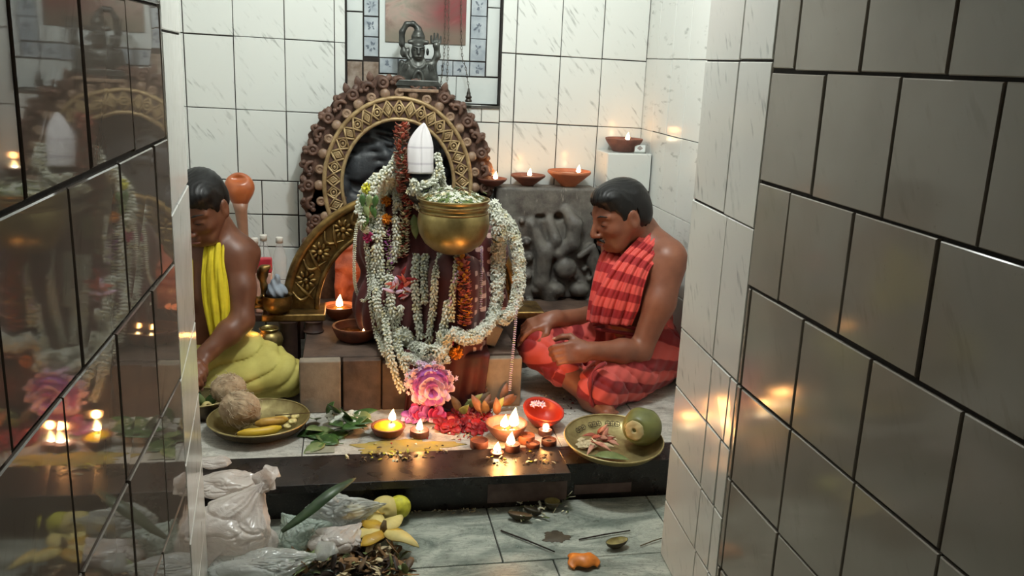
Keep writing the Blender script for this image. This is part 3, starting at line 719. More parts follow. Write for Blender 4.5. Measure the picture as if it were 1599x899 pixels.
s.cap(S(-5, -44.5, .031), S(5, -44.5, .031), .0035, None, .002); s.cap(S(-7, -42.8, .031), S(7, -42.8, .031), .0018, None, .001, sub=True)
s.cap(S(-13, -66, .010), S(13, -66, .010), .009, None, .004); s.chain([S(0, -68), S(0, -76), S(0, -84)], [.026, .022, .013], .006); s.torus(S(0, -74), .022, .004, (0, 0, 1))
s.chain([S(0, -86), S(-8, -93), S(-18, -92), S(-25, -80), S(-25, -62)], [.012, .010, .010, .011, .012], .006); s.ell(S(-22, -50), (.014, .014, .020), k=.008)
s.torus(S(0, -36, .014), .026, .0045, (0, .8, -.5)); s.chain([S(-14, -40, .01), S(-20, -50)], [.008, .009], .005)
s.chain([S(22, -34), S(30, -46), S(29, -60)], [.013, .012, .012], .01); s.ell(S(28, -62, .006), (.014, .009, .014), k=.006)
for q in range(4): s.cap(S(21+4.4*q, -66), S(20+5*q, -80+(q == 0 or q == 3)*4), .0052, .0042, .002)
s.build('figure', M_STATUE, t)
b = MB(); b.prism([(c0.x-36*k_, c0.z), (c0.x+36*k_, c0.z), (c0.x+33*k_, c0.z+5*k_), (c0.x+30*k_, c0.z+9*k_), (c0.x-30*k_, c0.z+9*k_), (c0.x-33*k_, c0.z+5*k_)], BY-.045, BY+.045)
b.box((c0.x-33*k_, BY-.04, c0.z-4*k_), (c0.x+33*k_, BY+.04, c0.z)); o = b.build('plinth', M_STATUE, t, smooth=False); mod(o, 'BEVEL', width=.002, segments=2)
# the small shelf it stands on
zt = c0.z-4*k_
b = MB(); b.box((c0.x-.075, 3.40, zt-.012), (c0.x+.075, YB+.03, zt)); b.box((c0.x-.05, 3.43, AZ+.30), (c0.x+.05, YB-.012, zt-.012)); o = b.build('shelf_bracket', M_ARCHTAN, smooth=False, loc=(c0.x, 3.5, zt)); mod(o, 'BEVEL', width=.002, segments=2)
tag(o, 'small stone shelf bracket carrying the metal bust in the wall recess', 'shelf')
# ------------------------------------------------------------------ picture in the recess
def picture_mat():
    t = NT('faded print'); p = t.pos(); n = t.noise(t.mapping(p, (1, 1, 1), (0, .6, 0)), 7, 4, .6, .8)
    c = t.ramp(n, (.30, srgb(112, 112, 98)), (.44, srgb(140, 134, 122)), (.52, srgb(158, 138, 128)), (.60, srgb(132, 108, 100)), (.74, srgb(172, 160, 150)))
    x = t.n('SeparateXYZ'); t.link(p, x.inputs[0]); f = t.ramp(x.outputs[0], (.22, 0.0), (.36, 1.0))
    c2 = t.ramp(n, (.35, srgb(112, 74, 70)), (.55, srgb(124, 62, 64)), (.7, srgb(164, 122, 116))); c = t.mix(f, c, c2)
    z = t.ramp(t.math('ADD', x.outputs[2], t.math('MULTIPLY', n, .05)), (.30, srgb(112, 110, 92)), (.33, srgb(112, 110, 92)))
    zz = t.ramp(t.math('MULTIPLY_ADD', x.outputs[2], 5.0, -6.35), (.2, 1.0), (.5, 0.0)); c = t.mix(t.math('MULTIPLY', zz, .7), c, srgb(116, 112, 98))
    t.set(color=c, rough=.3); return t.m
b = MB(); b.box((.150, YR-.010, 1.274), (.463, YR-.005, 1.66)); o = b.build('wall_picture', picture_mat(), smooth=False, loc=(.305, YR-.006, 1.274)); mod(o, 'BEVEL', width=.001, segments=1)
tag(o, 'faded pink and olive printed picture on the white panel of the wall recess', 'picture')
# ------------------------------------------------------------------ hanging chains with bells
M_CHAIN = simple('tarnished chain', srgb(112, 104, 92), .4, .3, 60, .1, metal=.7, dark=srgb(60, 54, 48))
M_CHAIND = simple('blackened bell', srgb(70, 64, 58), .4, .3, 60, .1, metal=.6)
def chain(label, pts, bell, y=3.515):
    Q = [P(a, b_, y=y) for a, b_ in pts]; Q = [Q[0]+Vector(((Q[0]-Q[1]).x*.6, .02, .36))]+Q; top = Q[0]
    t = thing('bell_chain', label, 'chain', top, 'bell chains over the arch'); L = plen(Q); n = int(L/.0135); S_ = spline(Q, n); b = MB()
    for i in range(n):
        a, c = S_[i], S_[i+1]; d = (c-a).normalized(); u = Vector((0, 1, 0)) if i % 2 else d.cross(Vector((0, 1, 0))).normalized(); m_ = (a+c)/2
        b.tube([m_+d*.0085*math.cos(q)+u*.0034*math.sin(q) for q in [j*math.pi/4 for j in range(8)]], .0011, 5, closed=True)
    b.build('links', M_CHAIN, t); e = S_[-1]
    if bell == 'bell': prof = [(0, -.052), (.022, -.052), (.0235, -.050), (.021, -.043), (.016, -.026), (.012, -.013), (.006, -.006), (.004, 0), (0, .001)]
    elif bell == 'finial': prof = [(0, -.052), (.013, -.052), (.014, -.046), (.009, -.040), (.014, -.033), (.008, -.026), (.008, -.018), (.005, -.010), (.0035, 0), (0, .001)]
    else: prof = [(0, -.012), (.004, -.010), (.005, -.004), (.002, 0), (0, .001)]
    MB().lathe(prof, e, 18).build('bell' if bell == 'bell' else 'pendant', M_CHAIND if bell != 'bell' else M_CHAIN, t, auto=50)
    h = MB(); h.tube([top+Vector((0, .0, -.004)), top+Vector((0, -.006, .004)), top+Vector((0, .01, .012)), top+Vector((0, .05, .012))], .002, 6); h.build('hook', M_CHAIN, t)
chain('thin chain with a tiny tip hanging beside the metal bust', [(694, 74), (691, 105), (688, 138)], 'tip')
chain('chain with the wide round bell above the carved arch', [(700, 74), (699, 100), (698, 137)], 'bell', 3.505)
chain('chain with the narrow black finial pendant over the recess ledge', [(721, 75), (727, 105), (732, 138)], 'finial')
# ------------------------------------------------------------------ tiled block in the corner
q = P(930, 226, y=3.53); z1 = .885
m = MB(); m.box((1.02, 3.385, PT+.20), (SR-.003, 3.538, z1-.006), 1); f = lambda u, v, d: Vector((u, 3.385-d, v)); tiles(m, f, [(.735, z1, [1.014, SR-.004]), (.54, .735, [1.014, SR-.004])], gap=.003)
f = lambda u, v, d: Vector((1.02-d, u, v)); tiles(m, f, [(.54, .735, [3.383, 3.54]), (.735, z1, [3.383, 3.54])], gap=.003)
f = lambda u, v, d: Vector((u, v, z1-.006+d)); tiles(m, f, [(3.383, 3.54, [1.014, SR-.004])], gap=.002)
m.box((1.03, 3.40, PT-.175), (SR-.01, 3.53, PT+.25), 1)
tag(m.build('tiled_block', [M_TB, M_GROUT2], smooth=False, loc=(1.1, 3.46, PZ)), 'white tiled block in the corner behind the man in red', 'tiled block')
# ------------------------------------------------------------------ dressed idol
def robe_mat():
    t = NT('dark red printed cloth'); a = t.n('Attribute', attribute_name='cloth').outputs['Vector']; s_ = t.n('SeparateXYZ'); t.link(a, s_.inputs[0])
    u = t.math('SUBTRACT', t.math('FRACT', t.math('MULTIPLY', s_.outputs[0], 24)), .5); v = t.math('SUBTRACT', t.math('FRACT', t.math('MULTIPLY', s_.outputs[2], 24)), .5)
    d = t.math('ADD', t.math('POWER', t.math('ABSOLUTE', t.math('MULTIPLY', u, 2.4)), 4), t.math('POWER', t.math('ABSOLUTE', t.math('MULTIPLY', v, 4.6)), 4))
    dot = t.math('MULTIPLY', t.math('LESS_THAN', d, .45), t.math('GREATER_THAN', s_.outputs[0], .40)); n = t.noise(t.pos(), 20, 4)
    t.set(color=t.mix(t.math('MULTIPLY', dot, .8), t.mix(n, srgb(50, 9, 12), srgb(92, 17, 20)), srgb(206, 170, 160)), rough=.7, sheen=.2); t.bump(t.noise(t.pos(), 260, 3), .2, .001); return t.m
M_ROBE = robe_mat(); M_DRAPE = simple('dark red velvet', srgb(80, 16, 17), .7, .25, 20, .2, dark=srgb(48, 9, 11))
IC = Vector((.285, 2.95, PT)); PBZ = P(706, 393, y=2.74).z
t = idol = thing('dressed_idol', 'idol wrapped in dark red cloth with white peaked headcloth, hung with garlands', 'idol', IC)
s = SDF(.0065)
s.ell((.285, 2.95, .40), (.265, .20, .20), k=.05); s.ell((.285, 2.998, .58), (.255, .125, .13), k=.05); s.ell((.235, 2.985, .70), (.15, .10, .12), k=.08); s.cap((.235, 2.97, .74), (.235, 2.95, .80), .075, .055, .05)
s.cap((.350, 2.775, .30), (.350, 2.775, PBZ-.096), .10, .09, .04); s.cap((.10, 2.95, .60), (.20, 2.97, .70), .07, .06, .05); s.cap((.47, 2.95, .58), (.33, 2.97, .68), .07, .06, .05)
s.disp(lambda X: .006*np.sin(np.arctan2(X[..., 1]-3.05, X[..., 0]-.285)*34+3*np.sin(X[..., 2]*9))*np.clip((.75-X[..., 2])*4, 0, 1))
s.cut(lambda X: (PT+.001)-X[..., 2])
s.cut(lambda X: X[..., 1]-3.035)
robe = s.build('robe', M_ROBE, t, attr=lambda V: V)
s = SDF(.004); hc = P(655, 285, y=2.86)
s.ell(hc, (.052, .055, .07)); s.cap(hc+Vector((0, -.05, .01)), hc+Vector((0, -.062, -.015)), .008, .011, .01); s.cap(hc+Vector((-.02, -.045, .02)), hc+Vector((.02, -.045, .02)), .012, None, .01)
s.ell(hc+Vector((-.02, -.056, .006)), (.011, .008, .006), k=.004, sub=True); s.ell(hc+Vector((.02, -.056, .006)), (.011, .008, .006), k=.004, sub=True); s.cap(hc+Vector((-.014, -.05, -.034)), hc+Vector((.014, -.05, -.034)), .006, None, .004)
s.ell(hc+Vector((-.052, 0, -.005)), (.012, .016, .026), k=.006); s.ell(hc+Vector((.052, 0, -.005)), (.012, .016, .026), k=.006); s.cap(hc+Vector((0, .02, .03)), hc+Vector((0, .03, .12)), .05, .03, .02)
head = s.build('head', M_DARKREL, t)
def cap_mat():
    t = NT('white cotton with grey checks'); a = t.n('Attribute', attribute_name='cloth').outputs['Vector']; s_ = t.n('SeparateXYZ'); t.link(a, s_.inputs[0])
    l1 = t.math('LESS_THAN', t.math('ABSOLUTE', t.math('SUBTRACT', s_.outputs[0], .20)), .022); l2 = t.math('LESS_THAN', t.math('ABSOLUTE', t.math('SUBTRACT', s_.outputs[0], .52)), .018); l3 = t.math('LESS_THAN', t.math('ABSOLUTE', t.math('SUBTRACT', s_.outputs[1], .30)), .05)
    f = t.math('MAXIMUM', t.math('MAXIMUM', l1, l2), l3); t.set(color=t.mix(t.math('MULTIPLY', f, .45), srgb(206, 202, 204), srgb(146, 136, 150)), rough=.8); t.bump(t.noise(t.pos(), 60, 3), .15, .002); return t.m
c0_ = P(657, 271, y=2.79); k2 = (P(676, 271, y=2.79).x-P(637, 271, y=2.79).x)/2; hh = P(655, 194, y=2.79).z-c0_.z
def capf(u, v):
    w = k2*(1.0+.02*u)*(1-max(0, u-.45)**2*3.2) if u < .999 else 0.0
    a = (v-.25)*2*math.pi; x = w*math.cos(a); y = .032*(1-.75*u)*math.sin(a)*(1 if math.sin(a) > 0 else 1)
    x += (w-k2)*-.32; return (c0_.x+x, c0_.y+.02+y+.03*u*u+.0015*math.sin(v*38), c0_.z+hh*u)
b = MB(); b.grid(lambda u, v: capf(u, v), 20, 40); o = b.build('headcloth', cap_mat(), t); mod(o, 'SOLIDIFY', thickness=.002)
# cloth falling over the front of the pedestal
b = MB()
def dr(u, v):
    x = .175+(.448-.175)*u; z = PT+.012-(PT-PZ-.004+.008)*max(0, v-.25)/.75; y = 2.80-.112*min(1, v/.25)-.006+.007*math.sin(u*30)*v
    return (x+.01*math.sin(v*3+u*2), y-.012*v, max(z, PZ+.004)+.004*math.sin(u*30)*(v < .9)*(v > .3)*0)
b.grid(dr, 60, 24); o = b.build('front_drape', M_DRAPE, t); mod(o, 'SOLIDIFY', thickness=.006, offset=1)
# ------------------------------------------------------------------ surface finder for what hangs on the idol
from mathutils.bvhtree import BVHTree
def bvh_of(objs):
    vs = []; fs = []
    bpy.context.view_layer.update()
    for o in objs:
        b_ = len(vs); vs += [o.matrix_world @ v.co for v in o.data.vertices]; fs += [tuple(b_+i for i in p.vertices) for p in o.data.polygons]
    return BVHTree.FromPolygons(vs, fs)
TREE = bvh_of([robe, head]); EYE = Vector(CAM)
def on(px, py, y, off=.012):
    """point hanging in the plane y, laid on the idol where the idol stands further forward"""
    p = P(px, py, y=y); d = (p-EYE).normalized(); h, n_, i_, dist = TREE.ray_cast(EYE, d)
    if h is not None and (h-EYE).length < (p-EYE).length+.25: return h-d*off
    return p
# brass pot resting on the wrapped stand
pc = P(706, 390, y=2.74); pot_loc = Vector((pc.x, 2.72, PBZ))
t = thing('brass_pot', 'round polished brass pot resting in front of the idol, filled with flowers', 'pot', (0, 0, 0))
prof = [(0, .0), (.035, .001), (.062, .012), (.090, .034), (.107, .064), (.113, .092), (.112, .112), (.109, .128), (.104, .136), (.103, .142), (.109, .147), (.110, .153), (.106, .157), (.105, .163), (.112, .169), (.113, .174), (.108, .176), (.103, .172), (.100, .16), (.099, .145), (.104, .125), (.10, .07), (.05, .03), (0, .02)]
MB().lathe(prof, n=64).build('body', M_BRASS, t, auto=60)
b = MB()
for z, r in ((.134, .1065), (.155, .1085)): b.tube([(r*math.cos(a), r*math.sin(a), z) for a in [i*math.pi/24 for i in range(48)]], .0028, 7, closed=True)
b.build('rim_band', M_BRASSD, t); t.location = pot_loc
# ------------------------------------------------------------------ garlands
def bud(b, p, d, L=.011, r=.0028, mi=0):
    p = Vector(p); d = Vector(d).normalized(); b.tube([p, p+d*L*.45, p+d*L*.75, p+d*L], [r*.35, r*.6, r, r*.25], 5, mi)
def blossom(b, p, d, R=.007, mi=0, n=5, w=.55):
    u, w_, d = frame(d); a0 = random.uniform(0, 6)
    for k in range(n):
        a = a0+2*math.pi*k/n; q = u*math.cos(a)+w_*math.sin(a); b.leaf(p, q*.9+d*.45, d, R, R*w, .25, .0006, mi, 2)
def garland(name, label, pts, style='jasmine', r=.011, step=.0105, group='jasmine garlands on the idol', mats=None, raw=False, cat='garland', per=5, off=None):
    off = off or max(.012, r*1.15)
    Q = [Vector(p) if raw or len(p) == 3 and isinstance(p, Vector) else on(p[0], p[1], p[2] if len(p) > 2 else 2.74, off) for p in pts]
    n = max(4, int(plen(spline(Q, 40))/step)); S_ = spline(Q, n); b = MB(); b.tube(S_, .0012, 4, 2)
    for i, p in enumerate(S_):
        d = (S_[min(i+1, n)]-S_[max(i-1, 0)]).normalized(); u, w_, d = frame(d)
        if style == 'jasmine':
            for k in range(per):
                a = 2*math.pi*(k+.5*(i % 2))/per+random.uniform(-.25, .25); q = u*math.cos(a)+w_*math.sin(a)
                if random.random() < .10: blossom(b, p+q*r*.6, q+d*.2, r*.75, 1 if random.random() < .25 else 0)
                else: bud(b, p+q*r*.05-d*.004, q*.85+d*random.uniform(.55, .95), r*random.uniform(1.2, 1.55), r*.36, 1 if random.random() < .15 else 0)
        elif style == 'string':
            for k in range(4):
                a = 2*math.pi*k/4+i; q = u*math.cos(a)+w_*math.sin(a); bud(b, p, q+d*.7, r*1.2, r*.42, 0 if random.random() < .8 else 1)
        elif style == 'fluffy':
            for k in range(per):
                a = random.uniform(0, 6.28); q = u*math.cos(a)+w_*math.sin(a); z = random.uniform(.3, 1)
                blossom(b, p+q*r*z*.8, q+d*random.uniform(-.5, .5), r*.62, 0 if random.random() < .9 else 1)
        elif style == 'petal':
            for k in range(per):
                a = random.uniform(0, 6.28); q = u*math.cos(a)+w_*math.sin(a); b.leaf(p+q*r*.35, q+d*random.uniform(-.6, .6), d, r*random.uniform(.6, 1), r*.6, .5, .0008, random.choice((0, 0, 1)), 3, tip=2)
    o = b.build(name, mats or [M_JAS, M_JASC, M_STEMG], loc=S_[0]); tag(o, label, cat, group); return o
G = 'jasmine garlands on the idol'
garland('jasmine_garland', 'thin outermost jasmine string looping below the yellow blossom', [(566, 330, 2.82), (556, 360, 2.80), (553, 420, 2.78), (557, 455, 2.76), (568, 470, 2.75), (577, 455, 2.74), (579, 425, 2.74), (575, 396, 2.76)], 'string', .006, .0065)
garland('jasmine_garland', 'jasmine strand falling from the magenta flower to the dark slab edge', [(572, 376, 2.76), (577, 430, 2.74), (580, 475, 2.72), (588, 520, 2.69), (600, 552, 2.67)], 'jasmine', .0095)
garland('jasmine_garland', 'longest jasmine strand falling to the pink rosette', [(622, 238, 2.86), (604, 275, 2.84), (592, 320, 2.8), (592, 370, 2.77), (596, 430, 2.74), (601, 490, 2.70), (608, 545, 2.66), (619, 590, 2.64), (628, 608, 2.635)], 'jasmine', .0125)
garland('jasmine_garland', 'jasmine strand from the shoulder ending at the coral lilies', [(618, 290, 2.82), (617, 330, 2.8), (616, 380, 2.77), (607, 420, 2.75), (618, 442, 2.74), (632, 455, 2.73)], 'jasmine', .0095)
garland('jasmine_garland', 'jasmine strand crossing below the coral lilies towards the white bunch', [(626, 478, 2.72), (620, 520, 2.68), (628, 560, 2.64), (640, 590, 2.63)], 'jasmine', .0125)
garland('jasmine_garland', 'jasmine strand down the middle from under the pot', [(688, 396, 2.78), (680, 430, 2.75), (677, 470, 2.72), (672, 510, 2.69), (668, 545, 2.665)], 'jasmine', .012)
garland('jasmine_garland', 'faded jasmine strand under the pot beside the marigold patch', [(714, 394, 2.78), (712, 425, 2.76), (707, 455, 2.74), (705, 500, 2.7)], 'jasmine', .011, mats=[M_JASC, M_PINKW, M_STEMG])
garland('jasmine_garland', 'thick fluffy jasmine garland beside the pot, swinging up from the marigold', [(770, 320, 2.84), (779, 355, 2.8), (778, 400, 2.77), (776, 450, 2.74), (770, 490, 2.71), (752, 518, 2.68), (730, 528, 2.67), (706, 520, 2.67)], 'fluffy', .026, .0085, per=12)
garland('jasmine_garland', 'outer fluffy jasmine garland nearest to the carved slab', [(777, 332, 2.86), (796, 352, 2.84), (808, 390, 2.82), (811, 430, 2.8), (806, 468, 2.77), (790, 496, 2.74), (776, 494, 2.73)], 'fluffy', .023, .0085, per=13)
garland('jasmine_garland', 'thin bead-like flower string dropping to the clay lamps', [(808, 440, 2.79), (806, 490, 2.73), (802, 540, 2.68), (798, 580, 2.66), (796, 608, 2.65)], 'string', .005, .007, mats=[M_PINKW, M_JASC, M_STEMG])
garland('jasmine_garland', 'thin flower string falling over the dotted cloth', [(752, 385, 2.76), (752, 420, 2.75), (751, 480, 2.72)], 'string', .005, .007, mats=[M_PINKW, M_JASC, M_STEMG])
garland('jasmine_garland', 'jasmine sheet strand below the headcloth, next to the pot handle side', [(682, 240, 2.86), (688, 270, 2.84), (692, 300, 2.82), (684, 318, 2.80), (664, 318, 2.79)], 'jasmine', .012, per=8)
garland('jasmine_garland', 'short jasmine strand covering the face of the idol', [(645, 280, 2.80), (650, 300, 2.79), (668, 308, 2.79), (680, 290, 2.79)], 'jasmine', .013, per=8)
garland('jasmine_garland', 'jasmine strand beside the red-brown garland over the shoulder', [(632, 238, 2.86), (624, 262, 2.84), (618, 292, 2.82), (622, 322, 2.80)], 'jasmine', .014, per=8)
garland('jasmine_garland', 'jasmine strand over the shoulder above the yellow blossom', [(612, 262, 2.85), (592, 285, 2.84), (578, 312, 2.82), (572, 345, 2.79)], 'jasmine', .013, per=8)
garland('jasmine_garland', 'jasmine strand with green buds beside the outer string', [(576, 300, 2.84), (566, 325, 2.82), (566, 350, 2.80), (574, 362, 2.78)], 'jasmine', .012, per=7, mats=[M_JAS, M_LEAF2, M_STEMG])
garland('jasmine_garland', 'white and green jasmine bunch closing above the pink rosette', [(628, 520, 2.66), (645, 540, 2.65), (668, 552, 2.64), (690, 545, 2.645), (694, 522, 2.66)], 'fluffy', .027, .0085, per=13)
garland('jasmine_garland', 'jasmine fringe directly over the pink rosette', [(632, 556, 2.64), (655, 566, 2.635), (680, 566, 2.635), (698, 560, 2.64)], 'fluffy', .017, .0085, per=10)
garland('petal_garland', 'thick red-brown petal garland hanging beside the white headcloth', [(628, 196, 2.86), (628, 230, 2.84), (630, 265, 2.82), (634, 308, 2.79)], 'petal', .024, .007, 'petal garlands on the idol', [M_ROSE, M_ARCHTAN, M_STEMG], per=9)
garland('petal_garland', 'withered petal garland running down under the red rose, past the pot', [(634, 318, 2.78), (633, 345, 2.77), (630, 375, 2.76), (628, 400, 2.75)], 'petal', .018, .0075, 'petal garlands on the idol', [M_JASC, M_ROSE, M_STEMG], per=8)
garland('petal_garland', 'orange petal strand under the pot between faded jasmine strands', [(722, 400, 2.77), (724, 440, 2.75), (727, 480, 2.72), (724, 505, 2.70)], 'petal', .021, .0085, 'petal garlands on the idol', [M_CORAL, M_MARI, M_STEMG], per=8)
garland('petal_garland', 'withered petal strand beside the marigold row', [(603, 350, 2.78), (606, 385, 2.77), (610, 420, 2.75)], 'petal', .012, .0075, 'petal garlands on the idol', [M_JASC, M_PINK, M_STEMG], per=6)
for k, (lb, pts) in enumerate((('jasmine strand filling the shoulder between marigolds and outer string', [(604, 262, 2.85), (584, 300, 2.82), (582, 340, 2.79), (586, 372, 2.77)]),
      ('jasmine strand close along the marigold row', [(614, 272, 2.84), (606, 300, 2.82), (594, 336, 2.79), (596, 366, 2.77)]),
      ('jasmine strand behind the yellow blossom reaching the arch', [(590, 272, 2.87), (568, 300, 2.86), (560, 330, 2.84)]),
      ('jasmine strand tucked under the lower edge of the headcloth', [(640, 300, 2.80), (656, 290, 2.79), (676, 282, 2.80), (686, 262, 2.83)]),
      ('jasmine strand lying against the rim of the pot', [(648, 318, 2.79), (668, 330, 2.78), (690, 308, 2.80), (700, 296, 2.82)]),
      ('jasmine strand hanging beside the outer looped string towards the dark dish', [(586, 384, 2.77), (586, 430, 2.74), (590, 480, 2.71), (600, 530, 2.68), (610, 566, 2.66)]),
      ('jasmine strand ending in the white bunch below the lilies', [(606, 430, 2.75), (612, 480, 2.72), (618, 530, 2.68), (632, 572, 2.645)]),
      ('jasmine strand between the lilies and the middle strand', [(650, 398, 2.77), (648, 440, 2.75), (652, 490, 2.71), (656, 525, 2.68)]),
      ('short jasmine strand under the pot, close to the middle strand', [(664, 398, 2.78), (662, 430, 2.76), (664, 470, 2.73)]),
      ('jasmine strand running into the white bunch beside the orange petals', [(700, 470, 2.72), (694, 505, 2.69), (686, 535, 2.66)]),
      ('jasmine strand between the withered petal garlands', [(618, 340, 2.79), (620, 375, 2.77), (614, 405, 2.76)]))):
    garland('jasmine_garland', lb, pts, 'jasmine', .0135, .0105, per=6)
# single flowers on the idol
def pompom(name, label, p, R, mat, group=None, cat='flower', n=46, mats=None):
    b = MB(); b.ell(p, R*.55, n=10, m=7, mi=0)
    for k in range(n):
        d = Vector(RNG.normal(size=3)); d.y -= .6; d.normalize(); b.leaf(p+d*R*.4, d, Vector(RNG.normal(size=3)), R*.75, R*.42, .5, .0008, 0 if (not mats or k % 3) else 1, 3, tip=2)
    o = b.build(name, mats or mat, loc=p); tag(o, label, cat, group); return o
GF = 'single flowers tucked into the garlands'
for px, py, lb in ((602, 296, 'upper orange marigold beside the red-brown garland'), (603, 314, 'middle orange marigold between jasmine strands'), (604, 342, 'lowest orange marigold of the row by the shoulder')): pompom('marigold', lb, on(px, py, 2.80, .022), .017, M_MARI, GF)
pompom('marigold', 'large orange marigold at the end of the fluffy garland, above the drape', on(712, 550, 2.66, .02), .022, M_MARI, GF)
pompom('yellow_blossom', 'yellow-green blossom on the shoulder of the idol', on(573, 294, 2.83, .02), .017, M_MARY, GF)
pompom('magenta_flower', 'magenta flower beside the outer jasmine string', on(575, 370, 2.77, .02), .019, M_MAG, GF)
pompom('red_rose', 'dusky red rose at the foot of the red-brown garland', on(637, 310, 2.78, .026), .022, M_REDF, GF, mats=[M_REDF, M_CORAL])
pompom('pink_rose', 'small pink rose between the white bunch and the marigold', on(702, 535, 2.66, .02), .014, M_MAG, GF)
b = MB(); p = on(628, 440, 2.73, .02)
for k in range(22):
    a = k*2.4; d = Vector((math.cos(a), -.7, math.sin(a)*1.1-.25)); b.leaf(p+Vector((random.uniform(-.03, .03), 0, random.uniform(-.04, .03))), d, (0, -1, .3), random.uniform(.03, .05), .012, .7, .001, k % 3, 5)
tag(b.build('lily_spray', [M_CORAL, M_PINKW, M_REDF], loc=p), 'spray of curled coral and white lilies on the chest of the idol', 'flower')
for k in range(7):
    q = on(566+3.6*k, 302+(k*17) % 50, 2.80, .024); b = MB(); b.leaf(q, (.3*math.sin(k*2), -.2, -1), (0, -1, 0), .045, .02, .2, .001, 0, 5); tag(b.build('green_leaf', (M_LEAF, M_LEAF2)[k % 2], loc=q), 'small green leaf hanging under the yellow blossom on the shoulder', 'leaf', 'green leaves under the yellow blossom')
b = MB(); b.leaf(on(646, 335, 2.76, .02), (.1, -.1, -1), (0, -1, 0), .085, .03, .2, .001); tag(b.build('green_leaf', M_LEAF2, loc=on(646, 335, 2.76)), 'single pale leaf beside the brass pot', 'leaf')
# pink rosette at the foot
c = P(672, 598, y=2.61); t = thing('pink_rosette', 'big pink and white flower rosette at the foot of the idol', 'rosette', c)
b = MB()
for ring, (n, r, L, W, dy) in enumerate(((7, .006, .03, .022, -.05), (10, .018, .034, .026, -.036), (13, .034, .034, .028, -.02), (16, .048, .034, .028, -.004))):
    for k in range(n):
        a = 2*math.pi*(k+.5*(ring % 2))/n; a += random.uniform(-.2, .2); q = Vector((math.cos(a), 0, math.sin(a))); b.leaf(c+q*r*.9+Vector((0, dy*.8, 0)), q+Vector((0, -.9+.18*ring, 0)), (q*-.4+Vector((0, -1, 0))), L*random.uniform(.8, 1.25), W*random.uniform(.9, 1.2), -.35, .001, ring % 2 if k % 4 else 1, 5, tip=2)
b.ell(c+Vector((0, -.005, 0)), (.06, .03, .06), n=14, m=8, mi=0); b.build('petals', [M_PINK, M_PINKW], t)
b = MB()
for k in range(60):
    a = random.uniform(0, 6.28); r = random.uniform(.05, .082); q = Vector((math.cos(a), 0, math.sin(a))); blossom(b, c+q*r+Vector((0, random.uniform(-.02, 0), 0)), q+Vector((0, -1, 0)), .011, 0)
b.build('jasmine_edge', [M_PINKW], t)
b = MB(); p0 = P(664, 648, y=2.60)
for k in range(26):
    a = random.uniform(0, 6.28); q = Vector((math.cos(a), -.4, abs(math.sin(a)))); b.leaf(p0+Vector((random.uniform(-.045, .045), random.uniform(-.02, .02), random.uniform(-.01, .02))), q, (0, -1, .6), .035, .03, -.3, .001, k % 2, 5, tip=2)
tag(b.build('petal_heap', [M_MAG, M_PINK], loc=Vector((p0.x, p0.y, PZ))), 'heap of magenta petals under the pink rosette', 'petals', kind='stuff')
# flowers heaped in the pot
b = MB()
for k in range(150):
    a = random.uniform(0, 6.28); r = .095*math.sqrt(random.random()); blossom(b, pot_loc+Vector((r*math.cos(a), r*math.sin(a), .165+.022*(1-r/.1)+random.uniform(0, .012)+(.014 if random.random() < .2 else 0))), (math.cos(a)*.5, math.sin(a)*.5, 1), .010, random.choice((0, 0, 0, 1, 2)))
b.lathe([(0, .15), (.09, .15), (.088, .166), (.05, .18), (0, .184)], pot_loc, 24, 2)
tag(b.build('jasmine_heap', [M_JAS, M_JASC, M_STEMG], loc=pot_loc+Vector((0, 0, .16))), 'loose white jasmine flowers filling the brass pot', 'flowers', kind='stuff')
# ------------------------------------------------------------------ lamps
GB = 'lamps along the back of the shrine'
ZS = .743
def back(px, y=3.455): return P(px, 285, y=y).x
clay_lamp('clay_lamp', 'shallow brown clay lamp on the carved slab, beside the brown arch', (back(764)+.006, 3.43, ZS), .060, .030, M_CLAYB, [(.012, -.012, .030, .0085)], GB, 'bowl', M_OIL, .7)
clay_lamp('clay_lamp', 'dark cone-shaped clay lamp in the middle of the slab top', (back(824), 3.455, ZS), .070, .043, M_CLAYB, [(.002, -.02, .030, .0085)], GB, 'cone', M_OIL, .8)
clay_lamp('clay_lamp', 'wide orange clay lamp on the slab top, next to the tiled block', (back(888), 3.455, ZS), .088, .062, M_CLAYO, [(.03, -.03, .030, .0085)], GB, 'cone', M_OIL, .84)
clay_lamp('clay_lamp', 'brown clay lamp standing on the white tiled block in the corner', (P(974, 228, y=3.46).x, 3.462, z1+.0015), .076, .052, M_CLAYB, [(.005, -.03, .030, .0085)], GB, 'bowl', M_OIL, .8, foot=.55)
t = thing('matchbox', 'small white matchbox leaning by the clay lamp on the tiled block', 'matchbox', (0, 0, 0))
b = MB(); b.box((-.021, -.006, 0), (.021, .006, .034)); o = b.build('box', M_WHITE, t, smooth=False); mod(o, 'BEVEL', width=.001, segments=1)
b = MB(); b.tube([Vector((.009*math.cos(a), -.0065, .017+.009*math.sin(a))) for a in [i*math.pi/2 for i in range(4)]], .0018, 5, closed=True); b.ell((0, -.0065, .017), (.0035, .001, .0035), n=6, m=4); b.build('printed_mark', M_CLAYB, t)
t.rotation_euler = (math.radians(-42), 0, math.radians(-18)); t.location = (1.148, 3.392, z1+.004)
GA = 'lamps inside the gilt arch'
p = P(530, 497, z=PT); clay_lamp('clay_lamp', 'orange lit clay lamp in front of the orange panel inside the arch', (p.x, p.y, PT+.001), .062, .050, M_CLAYO, [(.0, -.012, .046, .0125)], GA, 'bowl', M_OIL, .82, light=.6)
